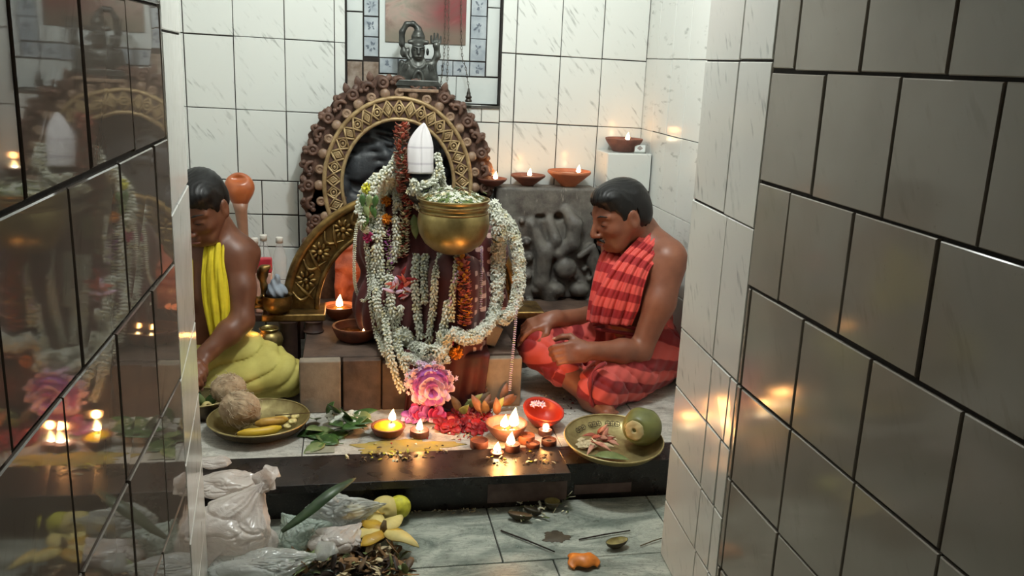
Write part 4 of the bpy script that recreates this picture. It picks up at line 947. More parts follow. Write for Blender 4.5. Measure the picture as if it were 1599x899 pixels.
p = P(556, 530, z=PT); clay_lamp('clay_lamp', 'wide dark clay dish with a tiny flame beside the jasmine strands', (p.x, p.y+.0, PT+.001), .080, .050, M_CLAYD, [(.028, -.03, .022, .007)], GA, 'dish', M_OIL, .5, light=.5)
GP = 'lamps lit on the marble platform'
def plat(px, py, z=PZ+.0012): q = P(px, py, z=z); return (q.x, q.y, z)
clay_lamp('clay_lamp', 'flat clay lamp brimming with yellow ghee on the turmeric stain', plat(606, 678), .052, .030, M_CLAYD, [(.014, .03, .036, .011)], GP, 'dish', M_WAXY, .9, light=.9)
clay_lamp('tealight', 'pale wax tealight beside the yellow ghee lamp', plat(655, 680), .029, .020, M_CLAYB, [(0, .0, .036, .010)], GP, 'cup', M_WAXW, light=.8, cat='candle')
clay_lamp('clay_lamp', 'deep clay lamp with two tall flames next to the red clay bowl', plat(790, 684), .064, .052, M_CLAYB, [(.025, .016, .060, .015), (-.004, .012, .040, .012)], GP, 'bowl', M_OIL, .5, light=1.3)
bw = clay_lamp('clay_bowl', 'red clay bowl with white flowers stuck inside its rim', plat(843, 664), .066, .054, M_CLAYR, [], None, 'bowl', None, cat='bowl'); bw.rotation_euler = (math.radians(14), math.radians(8), 0); bw.location.z += .009
b = MB(); q = Vector(bw.location)+Vector((.0, .028, .052))
for k in range(9): blossom(b, q+Vector((random.uniform(-.02, .02), random.uniform(-.01, .008), random.uniform(-.008, .006))), (random.uniform(-.4, .4), -.6, .7), .014, 0)
tag(b.build('flower_cluster', M_PINKW, loc=q), 'cluster of small white flowers lying in the red clay bowl', 'flowers')
for nm, px, py, r, h, mt, fl, wx, lb, li in (
    ('tealight', 748, 697, .027, .022, M_CLAYD, [], M_CLAYO, 'unlit clay cup of orange wax beside the deep clay lamp', 0),
    ('tealight', 800, 704, .022, .024, M_CLAYD, [(-.006, 0, .040, .012)], M_WAXW, 'brightest burning tealight at the very edge of the marble', 1.6),
    ('tealight', 776, 710, .020, .010, M_CLAYD, [(.0, 0, .028, .010)], M_WAXW, 'low burning wick cup lying on the granite edge', .8),
    ('tealight', 822, 690, .025, .024, M_CLAYO, [], M_WAXY, 'orange wax cup between the deep lamp and the row of tealights', 0),
    ('tealight', 851, 678, .021, .017, M_CLAYB, [(.002, 0, .026, .010)], M_WAXW, 'small burning tealight in front of the red clay bowl', .7),
    ('tealight', 857, 694, .023, .018, M_CLAYD, [], M_WICK, 'burnt out brown cup nearest the brass offering plate', 0),
    ('tealight', 832, 698, .021, .015, M_CLAYD, [], M_CLAYO, 'burnt out brown cup beside the granite edge, behind fallen petals', 0)):
    clay_lamp(nm, lb, plat(px, py), r, h, mt, fl, 'small wax cups around the deep clay lamp', 'cup', wx, light=li, cat='candle')
# yellow powder on the marble
def blob_flat(name, label, mat, cx, cy, z, a, b_, cat, kind='stuff', seed=1, th=.0012, n=70):
    r_ = random.Random(seed); ph = [r_.uniform(0, 6) for _ in range(5)]; pr = []
    for i in range(n):
        th_ = 2*math.pi*i/n; k = 1+.12*math.sin(3*th_+ph[0])+.10*math.sin(5*th_+ph[1])+.07*math.sin(9*th_+ph[2])+.05*math.sin(17*th_+ph[3]); pr.append((cx+a*k*math.cos(th_), cy+b_*k*math.sin(th_)))
    vs = [Vector((x, y, z)) for x, y in pr]+[Vector((cx+(x-cx)*.93, cy+(y-cy)*.93, z+th)) for x, y in pr]+[Vector((cx, cy, z+th*1.3))]
    fs = [(i, (i+1) % n, n+(i+1) % n, n+i) for i in range(n)]+[(n+i, n+(i+1) % n, 2*n) for i in range(n)]+[tuple(range(n))[::-1]]
    return tag(MB().add(vs, fs).build(name, mat, loc=(cx, cy, z)), label, cat, kind=kind)
M_TURM = simple('turmeric dust', srgb(176, 152, 62), .9, .2, 30, .3, dark=srgb(142, 132, 88)); M_WET = simple('brown wet stain', srgb(92, 82, 68), .3, .2, 30, 0)
q = plat(630, 697); blob_flat('turmeric_powder', 'yellow turmeric powder smeared over the marble below the ghee lamp', M_TURM, q[0], q[1], PZ+.0004, .15, .052, 'powder', seed=4, th=.0006)
# ------------------------------------------------------------------ flowers and leaves at the foot of the idol
def flower_head(name, label, p, R, mats, n, group, up=(0, -.4, 1), cat='flower', heart=None):
    u, w_, d = frame(up); b = MB(); p = Vector(p)
    for k in range(n):
        a = 2*math.pi*k/n+random.uniform(-.15, .15); q_ = u*math.cos(a)+w_*math.sin(a); b.leaf(p+q_*R*.08, q_+d*random.uniform(.25, .6), d, R, R*.8, .5, .0012, k % len(mats), 5, tip=2, wav=.06)
    b.ell(p+d*R*.12, R*.16, n=8, m=6, mi=0)
    return tag(b.build(name, mats, loc=p), label, cat, group)
rr = random.Random(5)
for k in range(11):
    px = 690+k*6.5+rr.uniform(-2, 2); py = (664, 650, 668)[k % 3]+rr.uniform(-4, 2); q = P(px, py, z=PZ+.012)
    flower_head('hibiscus_flower', 'red flower in the heap between pink petals and clay lamps', q, rr.uniform(.024, .034), [M_REDF, M_CORAL] if k % 4 == 3 else [M_REDF], 6, 'red flowers heaped by the idol', (rr.uniform(-.5, .5), -.5, 1))
for k in range(4):
    q = P(640+13*k, 650+2*(k % 2), z=PZ+.014); flower_head('pink_flower', 'soft pink flower lying under the magenta petal heap', q, .03, [M_PINK, M_PINKW], 7, 'pink flowers under the magenta petals', (rr.uniform(-.4, .4), -.4, 1))
def loose_leaf(name, label, p, d, L, W, mat, group, up=(0, 0, 1), bend=.25, cat='leaf', mats=None, tip=1):
    b = MB(); b.leaf(p, d, up, L, W, bend, .0012, 0, 7, tip=tip); dd = Vector(d).normalized()
    b.tube([Vector(p)-dd*L*.22, Vector(p), Vector(p)+dd*L*.1], [.0012, .0014, .0008], 5)
    return tag(b.build(name, mat, loc=p), label, cat, group)
M_BRNL = simple('russet leaf', srgb(142, 92, 60), .5, .25, 30, .15, dark=srgb(92, 60, 40))
for k in range(16):
    px = rr.uniform(718, 786); py = rr.uniform(628, 648); q = P(px, py, z=PZ+.02+.03*rr.random())
    loose_leaf('mango_leaf', 'curled brown-green leaf standing behind the red flowers', q, (rr.uniform(-1, 1), rr.uniform(-.6, .2), rr.uniform(.4, 1.1)), rr.uniform(.05, .08), .026, (M_LEAFD, M_BRNL, M_LEAF2, M_BRNL)[k % 4], 'curled leaves behind the red flowers', (0, -1, .4), .5)
for k in range(30):
    px = rr.uniform(478, 566); py = rr.uniform(646, 694) if px < 545 else rr.uniform(645, 668); q = P(px, py, z=PZ+.006+.03*rr.random()*(py < 670))
    loose_leaf('green_leaf', 'dark green leaf in the loose pile beside the brass dish of coconut', q, (rr.uniform(-1, 1), rr.uniform(-1, .3), rr.uniform(-.02, .5)*(py < 672)), rr.uniform(.05, .095), .040, (M_LEAF, M_LEAF, M_LEAF, M_LEAF2)[k % 4], 'green leaves piled by the dish', (0, -.2, 1), .15)
q = P(488, 705, z=PZ+.003); b = MB(); b.box((q.x-.02, q.y-.01, PZ+.0015), (q.x+.062, q.y+.045, PZ+.0035)); tag(b.build('paper_square', simple('grey green paper', srgb(150, 150, 132), .7, .1, 30, .1), smooth=False, loc=(q.x, q.y, PZ)), 'grey-green square of paper on the marble in front of the leaves', 'paper')
for k in range(7):
    q = P(520+k*8, 650+9*(k % 2)+rr.uniform(-3, 3), z=PZ+.03); flower_head('white_flower', 'white flower lying on the green leaf pile', q, .022, [M_JAS], 5, 'white flowers on the leaf pile', (rr.uniform(-.4, .4), -.5, 1))
# ------------------------------------------------------------------ brass dishes
M_BRASSP = simple('scratched pale brass', srgb(186, 172, 122), .42, .18, 40, .12, metal=.7, dark=srgb(150, 134, 90)); M_DARKP = simple('blackened brass', srgb(96, 82, 60), .45, .2, 20, .1, metal=.6, dark=srgb(56, 48, 38))
def dish(name, label, R, h, cat='dish', outer=M_DARKP):
    t = thing(name, label, cat, (0, 0, 0)); prof = [(0, 0), (R*.62, 0), (R*.66, .001), (R*.88, h*.45), (R*.97, h*.9), (R*1.0, h), (R*.995, h+.003), (R*.975, h+.003)]
    MB().lathe(prof, n=64).build('underside', outer, t, auto=50)
    MB().lathe([(R*.976, h+.003), (R*.955, h*.92), (R*.86, h*.47), (R*.65, .0045), (R*.3, .004), (0, .004)], n=64).build('inside', M_BRASSP, t)
    b = MB(); b.tube([(R*.985*math.cos(a), R*.985*math.sin(a), h+.002) for a in [i*math.pi/32 for i in range(64)]], .0028, 7, closed=True); b.build('rim', M_BRASSP, t); return t
q = plat(405, 672); dl = dish('brass_dish', 'deep brass dish with coconut, bananas and fruit pieces on the marble', .150, .042); dl.location = (q[0], q[1], PZ+.0015)
DL = Vector(dl.location)
M_COCO = simple('dry coconut husk', srgb(190, 168, 138), .85, .2, 40, .5, .004, dark=srgb(146, 122, 96)); M_FIB = simple('coconut fibre', srgb(222, 204, 176), .85, .2, 60, .1)
def coconut(label, c, R, comb, n=170):
    t = thing('coconut', label, 'coconut', Vector(c)-Vector((0, 0, R*.9))); s = SDF(.004); s.ell(c, (R*1.08, R*.95, R*.95)); s.cap(Vector(c)+Vector(comb)*R*.7, Vector(c)+Vector(comb)*R*1.25, R*.5, R*.18, .02)
    s.disp(lambda X: .0015*np.sin(X[..., 0]*300+X[..., 1]*200)*np.sin(X[..., 2]*260)); s.build('shell', M_COCO, t); b = MB()
    cm = Vector(comb).normalized()
    for k in range(n):
        d = Vector(RNG.normal(size=3)); d.normalize(); p0 = Vector(c)+d*R*.97; tg = (cm-d*cm.dot(d))*.8+Vector(RNG.normal(size=3))*.25; L = R*random.uniform(.4, 1.0)
        p1 = p0+tg*L*.5+d*.003; p2 = Vector(c)+((p0+tg*L)-Vector(c)).normalized()*R*random.uniform(1.0, 1.12); b.tube([p0, p1, p2], [.0008, .0007, .0003], 4)
    b.build('husk_fibre', M_FIB, t); return t
coconut('hairy grey-brown coconut lying in the deep brass dish beside the banana', DL+Vector((-.056, .012, .068)), .056, (.7, -.2, -.4))
M_BAN = simple('banana yellow', srgb(226, 190, 50), .45, .1, 14, .08, dark=srgb(196, 156, 48)); M_BANO = simple('ripe ochre banana', srgb(202, 158, 70), .5, .15, 20, .1); M_PALE = simple('pale fruit flesh', srgb(226, 208, 140), .5, .1, 30, .1, sub=.1); M_STEMB = simple('banana stem', srgb(96, 78, 44), .7, .2, 30, .1)
def banana(label, pts, r, mat, group='bananas in the brass dish'):
    Q = spline(pts, 16); t = thing('banana', label, 'banana', Q[8]-Vector((0, 0, r)), group); n = 16
    b = MB(); b.tube(Q, [r*(.35+.65*min(1, 5*i/n, 4.5*(n-i)/n)) for i in range(n+1)], 6); o = b.build('fruit', mat, t); mod(o, 'SUBSURF', levels=1, render_levels=1)
    b = MB(); d = (Q[-1]-Q[-2]).normalized(); b.tube([Q[-1]-d*.003, Q[-1]+d*.014], [r*.34, r*.26], 7); d = (Q[0]-Q[1]).normalized(); b.tube([Q[0]-d*.002, Q[0]+d*.004], [r*.34, r*.2], 7); b.build('stem', M_STEMB, t); return t
banana('ripe yellow banana lying across the front of the brass dish', [DL+Vector(v) for v in ((-.055, -.078, .026), (-.02, -.088, .030), (.03, -.078, .030), (.07, -.05, .030))], .0175, M_BAN)
banana('ochre banana lying behind the yellow one in the brass dish', [DL+Vector(v) for v in ((-.01, -.03, .034), (.025, -.035, .040), (.062, -.02, .038), (.085, .0, .034))], .0175, M_BANO)
def chunk(name, label, c, r, mat, group=None, cat='fruit piece', flat=.6, seed=0):
    r_ = random.Random(seed); s = SDF(.0022)
    s.ell(c, (r, r*.85, r*flat), k=.004); s.cap(Vector(c)+Vector((r*.4, 0, 0)), Vector(c)+Vector((r*.7, r*.3, r*.2)), r*.4, r*.3, .006); s.ell(Vector(c)+Vector((r_.uniform(-.5, .5)*r, -r*.6, r*.5)), r*.4, k=.003, sub=True)
    return tag(s.build(name, mat, loc=c), label, cat, group)
for k, (x, y) in enumerate(((.085, -.045), (.098, -.015), (.075, .02), (.105, .005), (.10, -.04))): chunk('fruit_piece', 'pale cut fruit piece at the banana tips in the brass dish', DL+Vector((x, y, .030+.003*k)), .013, M_PALE, 'cut fruit pieces in the brass dish', seed=k)
b = MB(); b.tube([DL+Vector((.05, -.035, .062)), DL+Vector((.15, -.0, .052))], [.0018, .0014], 6); tag(b.build('wooden_stick', M_STEMB, loc=DL+Vector((.1, -.02, .06))), 'thin wooden stick laid over the rim of the deep brass dish', 'stick')
# bowl half hidden by the jamb
q = Vector((-.445, 2.70, PZ)); t = dish('steel_bowl', 'dark bowl with leaves half hidden behind the door jamb', .080, .058, 'bowl'); t.location = (q.x, q.y, PZ+.0015); BL = Vector(t.location)
coconut('second hairy coconut leaning out of the dark bowl, in front of the yellow dhoti', (P(357, 610, y=2.69).x, 2.69, P(357, 610, y=2.69).z+.006), .050, (-.5, -.5, .2))
for k in range(6): loose_leaf('bowl_leaf', 'green leaf sticking out of the dark bowl by the jamb', BL+Vector((rr.uniform(-.02, .035), rr.uniform(-.04, .01), .045)), (rr.uniform(-.6, .8), rr.uniform(-.5, .3), .6), .06, .03, (M_LEAF, M_LEAF2)[k % 2], 'leaves in the dark bowl', (0, -1, .5), .3)
chunk('fruit_piece', 'cream fruit wedge standing in the dark bowl by the jamb', BL+Vector((.02, -.045, .042)), .018, M_PALE, flat=1.2)
# the plate on the other side
q = P(958, 694, z=PZ+.03); dr_ = dish('brass_plate', 'engraved brass plate with flower petals and a green coconut beside the man in red', .147, .036, 'plate', M_BRASSP); dr_.location = (q.x, q.y+.005, PZ+.004); dr_.rotation_euler = (math.radians(5), 0, 0); DR = Vector(dr_.location)
dr_.location.z += .010; DR = Vector(dr_.location)
b = MB()
for k in range(16):
    a = math.radians(40+k*7); c = Vector((.118*math.cos(a), .118*math.sin(a), .0215)); R = Matrix.Rotation(a, 3, 'Z') @ RM(0, -38, 0)
    if k % 4 == 3: continue
    b.tube([c+R @ Vector((.0085*math.cos(x), .0085*math.sin(x), .001)) for x in [i*math.pi/5 for i in range(10)]], .0011, 5, closed=True); b.tube([c+R @ Vector((-.007, 0, .001)), c+R @ Vector((.007, 0, .001))], .0009, 5); b.tube([c+R @ Vector((0, -.007, .001)), c+R @ Vector((0, .007, .001))], .0009, 5)
o = b.build('engraving', M_DARKP); o.parent = dr_
def pl(x, y, z): return DR+Vector((x, y, z+math.tan(math.radians(5))*y))
M_PETB = simple('faded pink petal', srgb(214, 160, 132), .6, .2, 50, .1, dark=srgb(166, 96, 80)); M_PETC = simple('cream petal', srgb(222, 202, 160), .6, .15, 50, .1)
for k in range(20):
    loose_leaf('flower_petal', 'curled pinkish petal heaped in the engraved brass plate', pl(-.025+rr.uniform(-.035, .04), .03+rr.uniform(-.04, .03), .012+.012*rr.random()), (rr.uniform(-1, 1), rr.uniform(-.7, .3), rr.uniform(.0, .7)), rr.uniform(.035, .06), .014, (M_PETB, M_PETC, M_ROSE)[k % 3], 'petals heaped in the brass plate', (0, -.6, 1), .6, 'petal')
for k in range(6): flower_head('small_flower', 'small cream flower beside the petal heap on the brass plate', pl(-.085+rr.uniform(-.02, .02), .025+rr.uniform(-.03, .02), .016), .014, [M_PETC], 5, 'small cream flowers on the brass plate')
loose_leaf('betel_leaf', 'bright green leaf lying at the front of the brass plate', pl(-.07, -.055, .012), (1, -.35, .05), .10, .05, M_LEAF2, None, (0, 0, 1), .1)
M_GCOCO = simple('green coconut skin', srgb(128, 132, 74), .4, .2, 14, .15, dark=srgb(92, 96, 52)); M_CUT = simple('cut coconut face', srgb(206, 192, 142), .7, .15, 40, .3)
t = thing('green_coconut', 'trimmed green coconut with a pale cut end on the engraved brass plate', 'coconut', pl(.085, 0, .01)); gc = pl(.085, .0, .068)
s = SDF(.0035); ax = Vector((-.55, -.62, .1)).normalized(); s.ell(gc, (.056, .060, .054)); s.cap(gc, gc+ax*.03, .05, .04, .02)
s.cut(lambda X: (X-np.array(gc))@np.array(ax)-.056)
for k in range(5):
    d = (Vector((math.cos(k*1.3), .4, math.sin(k*1.3)))).normalized(); s.cut(lambda X, d=d: (X-np.array(gc))@np.array(d)-.0535)
s.build('husk', M_GCOCO, t); s = SDF(.002); u, w_, ax = frame(ax)
s.ell(gc+ax*.056, (.030, .030, .005), RD(ax)); s.cap(gc+ax*.062, gc+ax*.058, .006, None, .004, sub=True); s.disp(lambda X: .0005*np.sin(X[..., 0]*240+2*np.sin(X[..., 2]*190))); s.build('cut_face', M_CUT, t)
# ------------------------------------------------------------------ waste on the lower floor
def bag_mat(name, col, tr, rough=.25):
    t = NT(name); p = t.pos(); t.set(color=t.mix(t.noise(p, 30, 3), col, tuple(q*.8 for q in col[:3])+(1,)), rough=rough, spec=.7, coat=1.0, coatr=.12)
    t.bump(t.math('ABSOLUTE', t.math('SUBTRACT', t.noise(t.mapping(p, (1, 1, 1.6)), 30, 3, .5, 1.4), .5)), .6, .012)
    tl = t.n('BsdfTranslucent', Color=col); ts = t.n('BsdfTransparent'); m1 = t.n('MixShader', Fac=.35); t.link(t.b.outputs[0], m1.inputs[1]); t.link(tl.outputs[0], m1.inputs[2])
    m2 = t.n('MixShader'); fr = t.n('Fresnel'); fr.inputs[0].default_value = 1.25; f = t.math('SUBTRACT', 1.0, t.math('MULTIPLY', t.math('SUBTRACT', 1.0, fr.outputs[0]), tr), None); t.link(f, m2.inputs[0]); t.link(ts.outputs[0], m2.inputs[1]); t.link(m1.outputs[0], m2.inputs[2]); t.link(m2.outputs[0], t.out.inputs['Surface']); return t.m
M_BAGW = bag_mat('milky plastic', srgb(248, 240, 234), .20); M_BAGC = bag_mat('clear plastic', srgb(230, 234, 230), .50, .15); M_BAGG = bag_mat('greenish plastic', srgb(214, 230, 220), .35)
from mathutils import noise as mnoise
def bag(label, c, size, mat, seed, group='crumpled plastic bags on the floor', handles=(), creases=26, zmin=.002, name='plastic_bag', tie=None):
    """thin film sack: pillows of air between sharp creases gathered towards a knot, loose ears as parts"""
    r_ = random.Random(seed); rs = np.random.RandomState(seed); bm = bmesh.new(); bmesh.ops.create_icosphere(bm, subdivisions=6, radius=1); c = Vector(c); off = Vector((seed*7.3, seed*3.1, seed*5.7))
    N_ = rs.normal(size=(creases, 3)); N_ /= np.linalg.norm(N_, axis=1)[:, None]; O_ = rs.uniform(-.75, .75, creases); W_ = rs.uniform(.018, .05, creases); A_ = rs.uniform(.03, .13, creases)
    T = Vector(tie or (.7, .2, .7)).normalized(); tu, tw, _ = frame(T); D = np.array([v.co.normalized() for v in bm.verts])
    wob = np.array([mnoise.noise(Vector(d)*2.5+off) for d in D]); K = 1+.30*np.array([mnoise.noise(Vector(d)*1.3+off) for d in D])
    for n_, o_, w_, a_ in zip(N_, O_, W_, A_):
        x = np.abs(D@n_+.25*wob-o_); K -= a_*np.exp(-x/w_)*(.5+.5*np.sin(4*(D@np.roll(n_, 1))+seed))
    ct = D@np.array(T); an = np.arctan2(D@np.array(tw), D@np.array(tu)); K += np.clip(ct-.55, 0, 1)*1.1; K -= .07*np.clip(ct-.15, 0, .6)*np.abs(np.sin(an*7+3*wob))*2
    for v, d, k in zip(bm.verts, D, K):
        sq = 1-.75*min(1, max(0, d@np.array(T)-.55)/.40); ax = float(d@np.array(T)); p = (Vector(d)-T*ax)*k*max(.16, sq)+T*ax*k
        v.co = Vector((p.x*size[0], p.y*size[1], p.z*size[2]))+c
        if v.co.z < zmin: v.co.z = zmin+.0008*r_.random()
    me = bpy.data.meshes.new(name); bm.to_mesh(me); bm.free(); me.materials.append(mat); me.polygons.foreach_set('use_smooth', [True]*len(me.polygons))
    root = thing(name, label, 'plastic bag', (c.x, c.y, zmin), group); o = bpy.data.objects.new('sack', me); COL.objects.link(o); attach(o, root)
    tip = c+Vector((T.x*size[0], T.y*size[1], T.z*size[2]))*1.42
    for (d, L, W) in handles:
        b = MB(); dd = Vector(d).normalized(); b.leaf(tip-dd*.012, dd, (0, -.5, 1), L, W, .25, .0009, 0, 14, wav=.12, fold=.35, tip=2); b.build('bag_ear', mat, root)
    return root
q = P(352, 742, y=2.23); bag('milky bag slumped over the granite step by the door jamb', (q.x, 2.19, .125), (.078, .055, .034), M_BAGW, 1, handles=(((1, .2, .3), .05, .05), ((.8, -.4, .5), .04, .04)), zmin=.116, tie=(1, .25, .25))
q = P(365, 735, z=.115)
q = P(372, 822, y=2.03); bag('biggest pinkish milky bag, lying against the jamb on the lower floor', (q.x-.01, 2.03, .075), (.100, .085, .085), M_BAGW, 2, handles=(((.6, .1, 1), .06, .06), ((1, -.2, .4), .05, .05)), tie=(.45, .3, .85))
q = P(398, 880, y=1.93); bag('grey bag flattened in front of the biggest milky bag', (q.x, 1.93, .035), (.110, .06, .040), M_BAGC, 3, handles=(((1, .1, .5), .06, .05),), tie=(1, .2, .3), creases=40)
q = P(520, 765, y=2.13); bag('clear bag bunched up against the granite riser', (q.x+.01, 2.13, .062), (.085, .05, .048), M_BAGC, 4, tie=(1, 0, .25), creases=44)
q = P(468, 800, y=2.07); bag('greenish clear bag beside the long green leaf blade', (q.x+.01, 2.07, .040), (.066, .055, .044), M_BAGG, 5, tie=(-.6, .4, .7), creases=36)
q = P(530, 812, y=2.06); bag('small knotted milky bag next to the banana peels', (q.x-.01, 2.03, .035), (.070, .05, .038), M_BAGW, 6, tie=(.7, .6, .6))
q = P(335, 716, z=PZ+.02); bag('small scrap of white film under the brass dish rim', (q.x, q.y-.02, PZ+.02), (.05, .03, .015), M_BAGW, 8, zmin=PZ+.006, tie=(-1, 0, .2))
# long leaf blade
M_LEAFG = simple('dark long leaf', srgb(66, 88, 56), .4, .2, 30, .1, dark=srgb(44, 62, 40))
Q = spline([P(440, 830, y=2.0), P(478, 802, y=2.02), P(520, 768, y=2.06), P(556, 746, y=2.13)], 14); b = MB(); n = 14; vs = []
for i, p in enumerate(Q):
    w_ = .013*math.sin(math.pi*min(1, .06+.94*i/n))**.7+.0008; d = (Q[min(i+1, n)]-Q[max(0, i-1)]).normalized(); sd = d.cross(Vector((0, -.6, .8))).normalized()
    for sgn in (-1, 0, 1):
        for th in (0, .0012): vs.append(p+sd*w_*sgn+Vector((0, -.5, .6))*(abs(sgn)*w_*.2+th))
fs = []
for i in range(n):
    a = i*6; c_ = a+6
    fs += [(a+1, a+3, c_+3, c_+1), (a+3, a+5, c_+5, c_+3), (a, c_, c_+2, a+2), (a+2, c_+2, c_+4, a+4), (a, a+1, c_+1, c_), (a+4, c_+4, c_+5, a+5)]
fs += [(0, 2, 3, 1), (2, 4, 5, 3), (n*6, n*6+1, n*6+3, n*6+2), (n*6+2, n*6+3, n*6+5, n*6+4)]
tag(b.add(vs, fs).build('palm_leaf', M_LEAFG, loc=Q[7]), 'long narrow green leaf blade lying across the plastic bags', 'leaf')
# banana peels and fruit
M_PEEL = simple('banana peel outside', srgb(208, 170, 48), .5, .2, 20, .1, dark=srgb(168, 126, 44)); M_PULP = simple('peel inside', srgb(226, 206, 130), .6, .12, 30, .2)
def peel(label, c, strips, L, W, seed, group='banana peels on the lower floor'):
    r_ = random.Random(seed); t = thing('banana_peel', label, 'banana peel', (c[0], c[1], .002), group); c = Vector(c)
    for k in range(strips):
        a = 2*math.pi*k/strips+r_.uniform(-.4, .4)-1.2; b = MB(); d = Vector((math.cos(a), math.sin(a)*.7, .35)); b.leaf(c, d, (0, 0, 1), L*r_.uniform(.8, 1.15), W, .75, .003, 0, 8, fold=-.35, wav=.05); o = b.build('strip', M_PEEL if k % 2 else M_PULP, t)
    b = MB(); b.tube([c+Vector((0, 0, -.004)), c+Vector((0, .004, .014)), c+Vector((.004, .01, .026))], [.011, .008, .004], 8); b.build('stem', M_STEMB, t); return t
q = P(596, 826, z=.045); peel('splayed yellow banana peel next to the knotted milky bag', (q.x+.004, q.y-.02, .050), 6, .098, .048, 2)
q = P(574, 806, z=.04); peel('brownish banana peel behind the splayed one, against the bags', (q.x, q.y, .048), 4, .075, .042, 5)
q = P(606, 800, z=.03); t = thing('peeled_fruit', 'peeled creamy fruit with a yellow glossy side by the banana peels', 'fruit', (q.x, q.y, .002))
s = SDF(.003); s.ell((q.x-.008, q.y, .040), (.040, .036, .037), k=.01); s.cap((q.x-.02, q.y-.01, .05), (q.x-.03, q.y-.01, .058), .010, .006, .01); s.ell((q.x-.006, q.y-.036, .054), (.009, .007, .007), k=.004, sub=True); s.build('flesh', M_PULP, t)
s = SDF(.003); s.ell((q.x+.030, q.y+.006, .042), (.032, .030, .032), k=.01); s.cap((q.x+.04, q.y, .054), (q.x+.058, q.y-.004, .060), .006, .002, .008); s.build('yellow_side', M_MARY, t)
M_OPEEL = simple('orange peel', srgb(224, 128, 40), .4, .1, 60, .15); q = P(910, 878, z=.004); b = MB()
def opl(u, v):
    a = (u-.5)*2.3; r = .040*(1-.25*abs(v-.5)**2*4)*(1+.12*math.sin(v*7)); z = .003+.026*math.cos(a*1.05)*math.sin(math.pi*(.12+.76*v))
    return (q.x+r*math.sin(a)*1.1, q.y+(v-.5)*.062+.006*math.sin(u*9), max(.003, z))
b.grid(opl, 18, 14); o = b.build('orange_peel', M_OPEEL, loc=(q.x, q.y, .002)); mod(o, 'SOLIDIFY', thickness=.003); tag(o, 'curved piece of orange peel lying alone on the lower floor', 'orange peel')
M_RIND = simple('dark green rind', srgb(70, 62, 34), .5, .3, 30, .2, dark=srgb(40, 32, 22)); M_FL2 = simple('pale rind inside', srgb(176, 164, 96), .6, .2, 40, .3, dark=srgb(120, 106, 60))
def half(label, c, a, bb, rz, mi=M_RIND, mo=M_FL2, h=.02, nm='fruit_rind', cat='fruit rind', group=None):
    t = thing(nm, label, cat, (c[0], c[1], .002), group); R = RM(0, 0, rz); n = 24
    MB().lathe([(0, .0), (a*.5, .002), (a*.85, h*.5), (a, h), (a*.94, h)], n=n, sy=bb/a, mat=R).build('rind', mi, t, loc=(0, 0, 0)); MB().lathe([(a*.941, h), (a*.8, h*.75), (a*.4, h*.55), (0, h*.5)], n=n, sy=bb/a, mat=R).build('flesh', mo, t, loc=(0, 0, 0))
    for ch in t.children: ch.location = (0, 0, 0)
    t.location = (c[0], c[1], .002); return t
q = P(963, 850, z=.01); half('halved green fruit rind with pale inside near the thin dark sticks', q, .034, .017, 18)
q = P(862, 788, z=.015); half('round cut yellow-green fruit end at the foot of the riser', q, .023, .021, 0, h=.026)
q = P(812, 808, z=.01); half('long dark empty pod lying open on the marble floor', q, .036, .012, -24, M_RIND, M_LEAFD)
q = P(832, 800, z=.01); half('shorter dark pod behind the long empty pod', q, .030, .010, -40, M_RIND, M_RIND)
def stick(label, a, c, r=.0016, mat=M_WICK): b = MB(); A_, B_ = P(*a, z=.004), P(*c, z=.006); b.tube([A_, (A_+B_)/2+Vector((0, .001, .001)), B_], [r, r, r*.8], 6); tag(b.build('incense_stick', mat, loc=(A_+B_)/2), label, 'stick', 'burnt sticks on the floor')
stick('burnt dark stick pointing at the orange peel from the empty pods', (782, 828), (866, 861), .0022); stick('dark stick leaning over the halved fruit rind', (904, 842), (984, 828), .002); stick('pale stick near the foot of the jamb', (1000, 852), (1040, 838), .0016, M_STEMB)
stick('thin pale stick behind the peeled fruit at the riser', (630, 760), (668, 792), .0014, M_STEMB)
q = P(868, 838, z=0); blob_flat('wet_stain', 'brown wet stain between the sticks on the marble floor', M_WET, q.x, q.y, .0004, .035, .03, 'stain', seed=9, th=.0004)
# uncountable bits
def scatter(name, label, pts, mats, n, L, W, cat, up=.5, kind='stuff', zr=.0):
    b = MB(); r_ = random.Random(len(pts)*n)
    for k in range(n):
        (x0, y0, x1, y1, z) = pts[k % len(pts)]; q = P(r_.uniform(x0, x1), r_.uniform(y0, y1), z=z); q.z = z+.002+zr*r_.random()
        b.leaf(q, (r_.uniform(-1, 1), r_.uniform(-1, 1), r_.uniform(0, up)), (r_.uniform(-.4, .4), r_.uniform(-.4, .4), 1), L*r_.uniform(.5, 1.3), W*r_.uniform(.6, 1.3), r_.uniform(-.3, .7), .001, k % len(mats), 4, tip=r_.choice((1, 2)))
    return tag(b.build(name, mats, loc=P(*pts[0][:2], z=pts[0][4])), label, cat, kind=kind)
M_DK = simple('rotten leaf', srgb(62, 44, 32), .6, .3, 30, .2); M_BRN = simple('brown husk', srgb(150, 112, 70), .7, .3, 30, .2)
scatter('leaf_litter', 'brown heap of leaf litter and husk in front of the plastic bags', [(450, 866, 640, 912, 0), (480, 846, 590, 880, 0), (520, 870, 630, 912, 0)], [M_DK, M_LEAFD, M_BRN, M_LEAF2, M_DK, M_PETC, M_BRN, M_LEAFD], 330, .042, .015, 'litter', .7, zr=.022)
loose_leaf('dry_leaf', 'long pale yellow-green leaf strip lying on the brown litter heap', P(462, 896, z=.03), (.55, .75, .25), .11, .022, M_LEAF2, None, (0, -.5, 1), .1)
